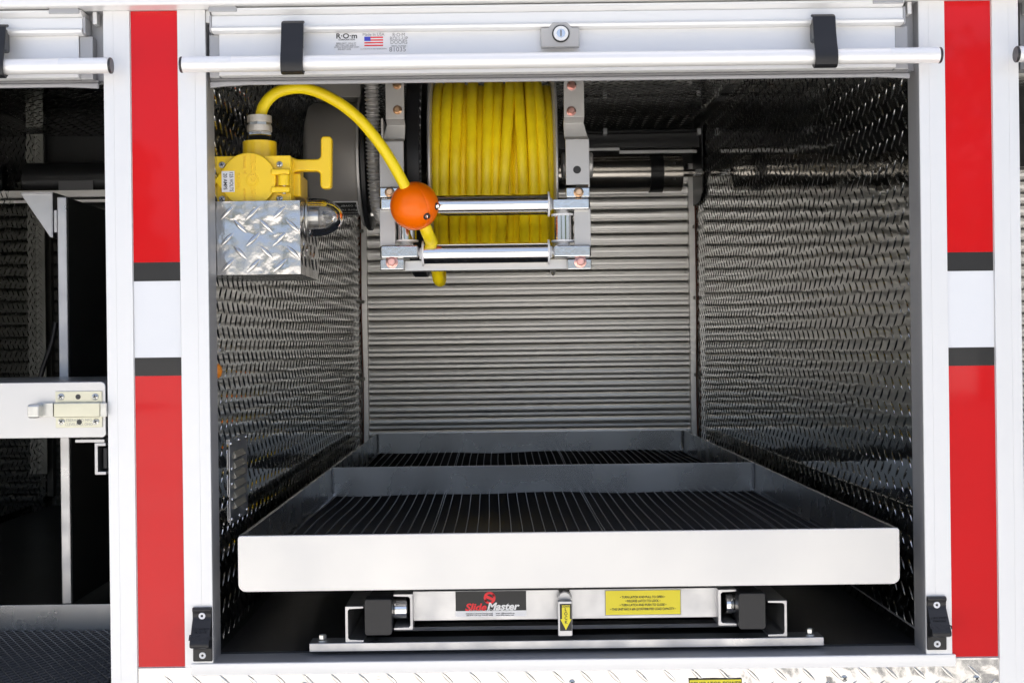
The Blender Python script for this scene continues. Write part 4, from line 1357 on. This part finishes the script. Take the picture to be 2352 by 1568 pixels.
# upright board with gusset
bd = thing('tool_board', 'tall dark tool board with a pale metal edge standing in the left compartment', 'tool board', at(146, 1375, 0.45))
a, b = at(135, 900, 0.45), at(158, 900, 0.45)
zt, zb = at(146, 451, 0.45).z, CAMZ - 0.478
MB().box(a.x, b.x, 0.45, 0.462, zb, zt).build('board_edge', 'mill_metal', bd, 0.003, segs=3)
MB().box(a.x + 0.002, b.x - 0.0015, 0.4625, 2.2, zb, zt - 0.001).build('board_panel', 'board_dark', bd)
g0 = at(45, 443, 0.52)
pts = [at(45, 443, .52), at(120, 443, .52), at(120, 545, .52), at(115, 545, .52)]
gs = MB().prism(pts, (0, 0.004, 0)).build('gusset', 'mill_metal', bd, 0.001)
MB().pbox(117.5, 444, 121, 546, .512, .62).pbox(46, 441, 121, 445, .512, .62).build('gusset_flange', 'mill_metal', bd, 0.001)
MB().pbox(123, 482, 131, 534, .50, .53).build('hinge_block', 'mill_metal', bd, 0.001)
MB().tube([at(128, 740, .9), at(118, 790, .9), at(100, 840, .9), at(88, 880, .9)], 0.006, 10, 4).build('strap_tail', 'rubber_black', bd)
# drawer with its slam latch
dr = thing('drawer', 'pale aluminium drawer front in the left compartment with a zinc bolt latch', 'drawer', at(100, 1005, 0))
xa, xb = LX0 + 0.03, at(242, 940, -0.004).x
z1, z0 = at(120, 878, -.004).z, at(120, 1005.5, -.004).z
m = MB().prism([(xa, -0.004, z0), (xb - 0.004, -0.004, z0), (xb, -0.004, z0 + 0.004), (xb, -0.004, z1 - 0.006), (xb - 0.002, -0.004, z1 - 0.002), (xb - 0.006, -0.004, z1), (xa, -0.004, z1)], (0, 0.006, 0))
m.build('drawer_front', 'brushed_white', dr, 0.001)
MB().box(xa, xb - 0.003, 0.0025, 0.44, z0 + 0.002, z1 - 0.001).build('drawer_body', 'mill_metal', dr, 0.001)
lt = MB().pbox(127, 898, 234, 981.5, -0.0065, -0.0045).build('latch_plate', 'latch_zinc', dr, 0.0006)
MB().pbox(122, 924, 229, 958, -0.017, -0.007).build('latch_case', 'latch_zinc', lt, 0.002)
MB().pbox(88, 925, 121.5, 957, -0.014, -0.010).build('bolt_bar', 'zinc', lt, 0.0008)
MB().pbox(228, 925, 244, 957, -0.014, -0.008).build('bolt_tip', 'zinc', lt, 0.001)
MB().pbox(61, 928, 90, 960.5, -0.030, -0.010).build('thumb_pull', 'zinc', lt, 0.004, segs=3)
for u, v in ((140, 911), (218.5, 911), (141, 968), (220, 968)):
    cross_screw(u, v, -0.0065, 0.0052, dr, 'zinc', random.uniform(0, 80))
for u, v in ((179, 911), (182, 969)):
    MB().lathe([(0, 0.0040), (0.0003, 0.0040)], at(u, v, -0.0066), (0, -1, 0), 16).build('hole', 'dark_steel', lt)
put_lettering([('EBERHARD MFG', at(181, 965, -.0066), 0.0062, XR, ZU, 0.9, 0.0), ('CLEVELAND, OHIO', at(181, 974.5, -.0066), 0.0062, XR, ZU, 0.8, 0.0)], lt, 'ink_grey', 0.0001)
# support channel under the drawer
sc_ = thing('drawer_support', 'short aluminium channel bracket under the right end of the drawer', 'bracket', at(230, 1090, 0.01))
MB().pbox(172, 1008.5, 240, 1016, 0.012, 0.3).build('top_flange', 'mill_metal', sc_, 0.0008)
m = MB()
xa, xb = at(217, 1050, 0.012).x, at(243, 1050, 0.012).x
z1, z0 = at(230, 1016.5, .012).z, at(230, 1090, .012).z
th = 0.005
m.prism([(x, 0.012, z) for x, z in ((xa, z0), (xb, z0), (xb, z0 + th), (xa + th, z0 + th), (xa + th, z1 - th), (xb, z1 - th), (xb, z1), (xa, z1))], (0, 0.30, 0))
m.build('channel', 'mill_metal', sc_, 0.0008)
MB().box(xa + 0.010, xb, 0.02, 0.3, z0 + 0.008, z1 - 0.008).build('rail_tube', 'rubber_black', sc_, 0.002)
# lower tray with open mesh
lt2 = thing('lower_tray', 'grey tray with black open mesh matting at the bottom of the left compartment', 'tray', (px(0), 0.2, CAMZ - 0.53))
MB().box(LX0 + 0.03, LX1 - 0.02, 0.45, 0.456, CAMZ - 0.535, CAMZ - 0.478).build('rear_rail', 'brushed_tray', lt2, 0.001)
MB().box(LX0 + 0.03, LX1 - 0.02, 0.01, 0.449, CAMZ - 0.540, CAMZ - 0.5352).build('tray_floor', 'mat_rubber', lt2)
MB().box(LX0 + 0.03, LX1 - 0.02, 0.0, 0.006, CAMZ - 0.60, CAMZ - 0.5405).build('front_rail', 'brushed_tray', lt2, 0.001)
MB().box(LX0 + 0.03, LX1 - 0.02, 0.457, 2.2, CAMZ - 0.540, CAMZ - 0.500).build('rear_deck', 'floor_dark', lt2)
m = MB()
x0, x1, ya, ybk = LX0 + 0.035, LX1 - 0.025, 0.012, 0.446
zt = CAMZ - 0.5255
m.mi(1)
st = 0.017
for sgn in (1, -1):
    k = -60
    c0_ = x0
    while c0_ < x1 + 0.3:
        # slanted rib clipped to the tray
        pA = (c0_ - (0.26 if sgn > 0 else 0.0), ya)
        pB = (c0_ - (0.0 if sgn > 0 else 0.26), ybk)
        a2, b2 = list(pA), list(pB)
        dx_, dy_ = b2[0] - a2[0], b2[1] - a2[1]
        t0, t1 = 0.0, 1.0
        for lo_, hi_ in ((x0, x1),):
            ta, tb = (lo_ - a2[0]) / dx_, (hi_ - a2[0]) / dx_
            t0, t1 = max(t0, min(ta, tb)), min(t1, max(ta, tb))
        if t1 > t0 + 0.01:
            P0 = Vector((a2[0] + dx_ * t0, a2[1] + dy_ * t0, zt)); P1 = Vector((a2[0] + dx_ * t1, a2[1] + dy_ * t1, zt))
            m.mi(1 if sgn > 0 else 0)
            m.tube([P0, P1], 0.0009 if sgn > 0 else 0.0012, 5, 1)
        c0_ += st
m.mi(0)
yy = ya
while yy < ybk:
    m.tube([(x0, yy, zt - 0.003), (x1, yy, zt - 0.003)], 0.0016, 5, 1)
    yy += 0.0105
m.build('mesh_matting', ['mat_rubber', 'mat_line'], lt2)

# ------------------------------------------------------------------ right compartment (a sliver shows)
RX0, RX1 = px(2346) + 0.0025, px(2346) + 1.20
lining(RX0, RX1, ZFL, ZC, 'l')
MB().box(RX0, RX1, 0.056, 0.060, pz(150), ZC).build('header_panel', 'track_grey', truck)
MB().box(RX0, RX1, -0.002, 0.05, 0.55, ZFL - 0.007).build('side_panel', 'white_paint', truck)
make_shutter(RX0 + 0.001, RX1 - 0.001, 'closed slatted roll up door at the back of the right compartment, barely visible')
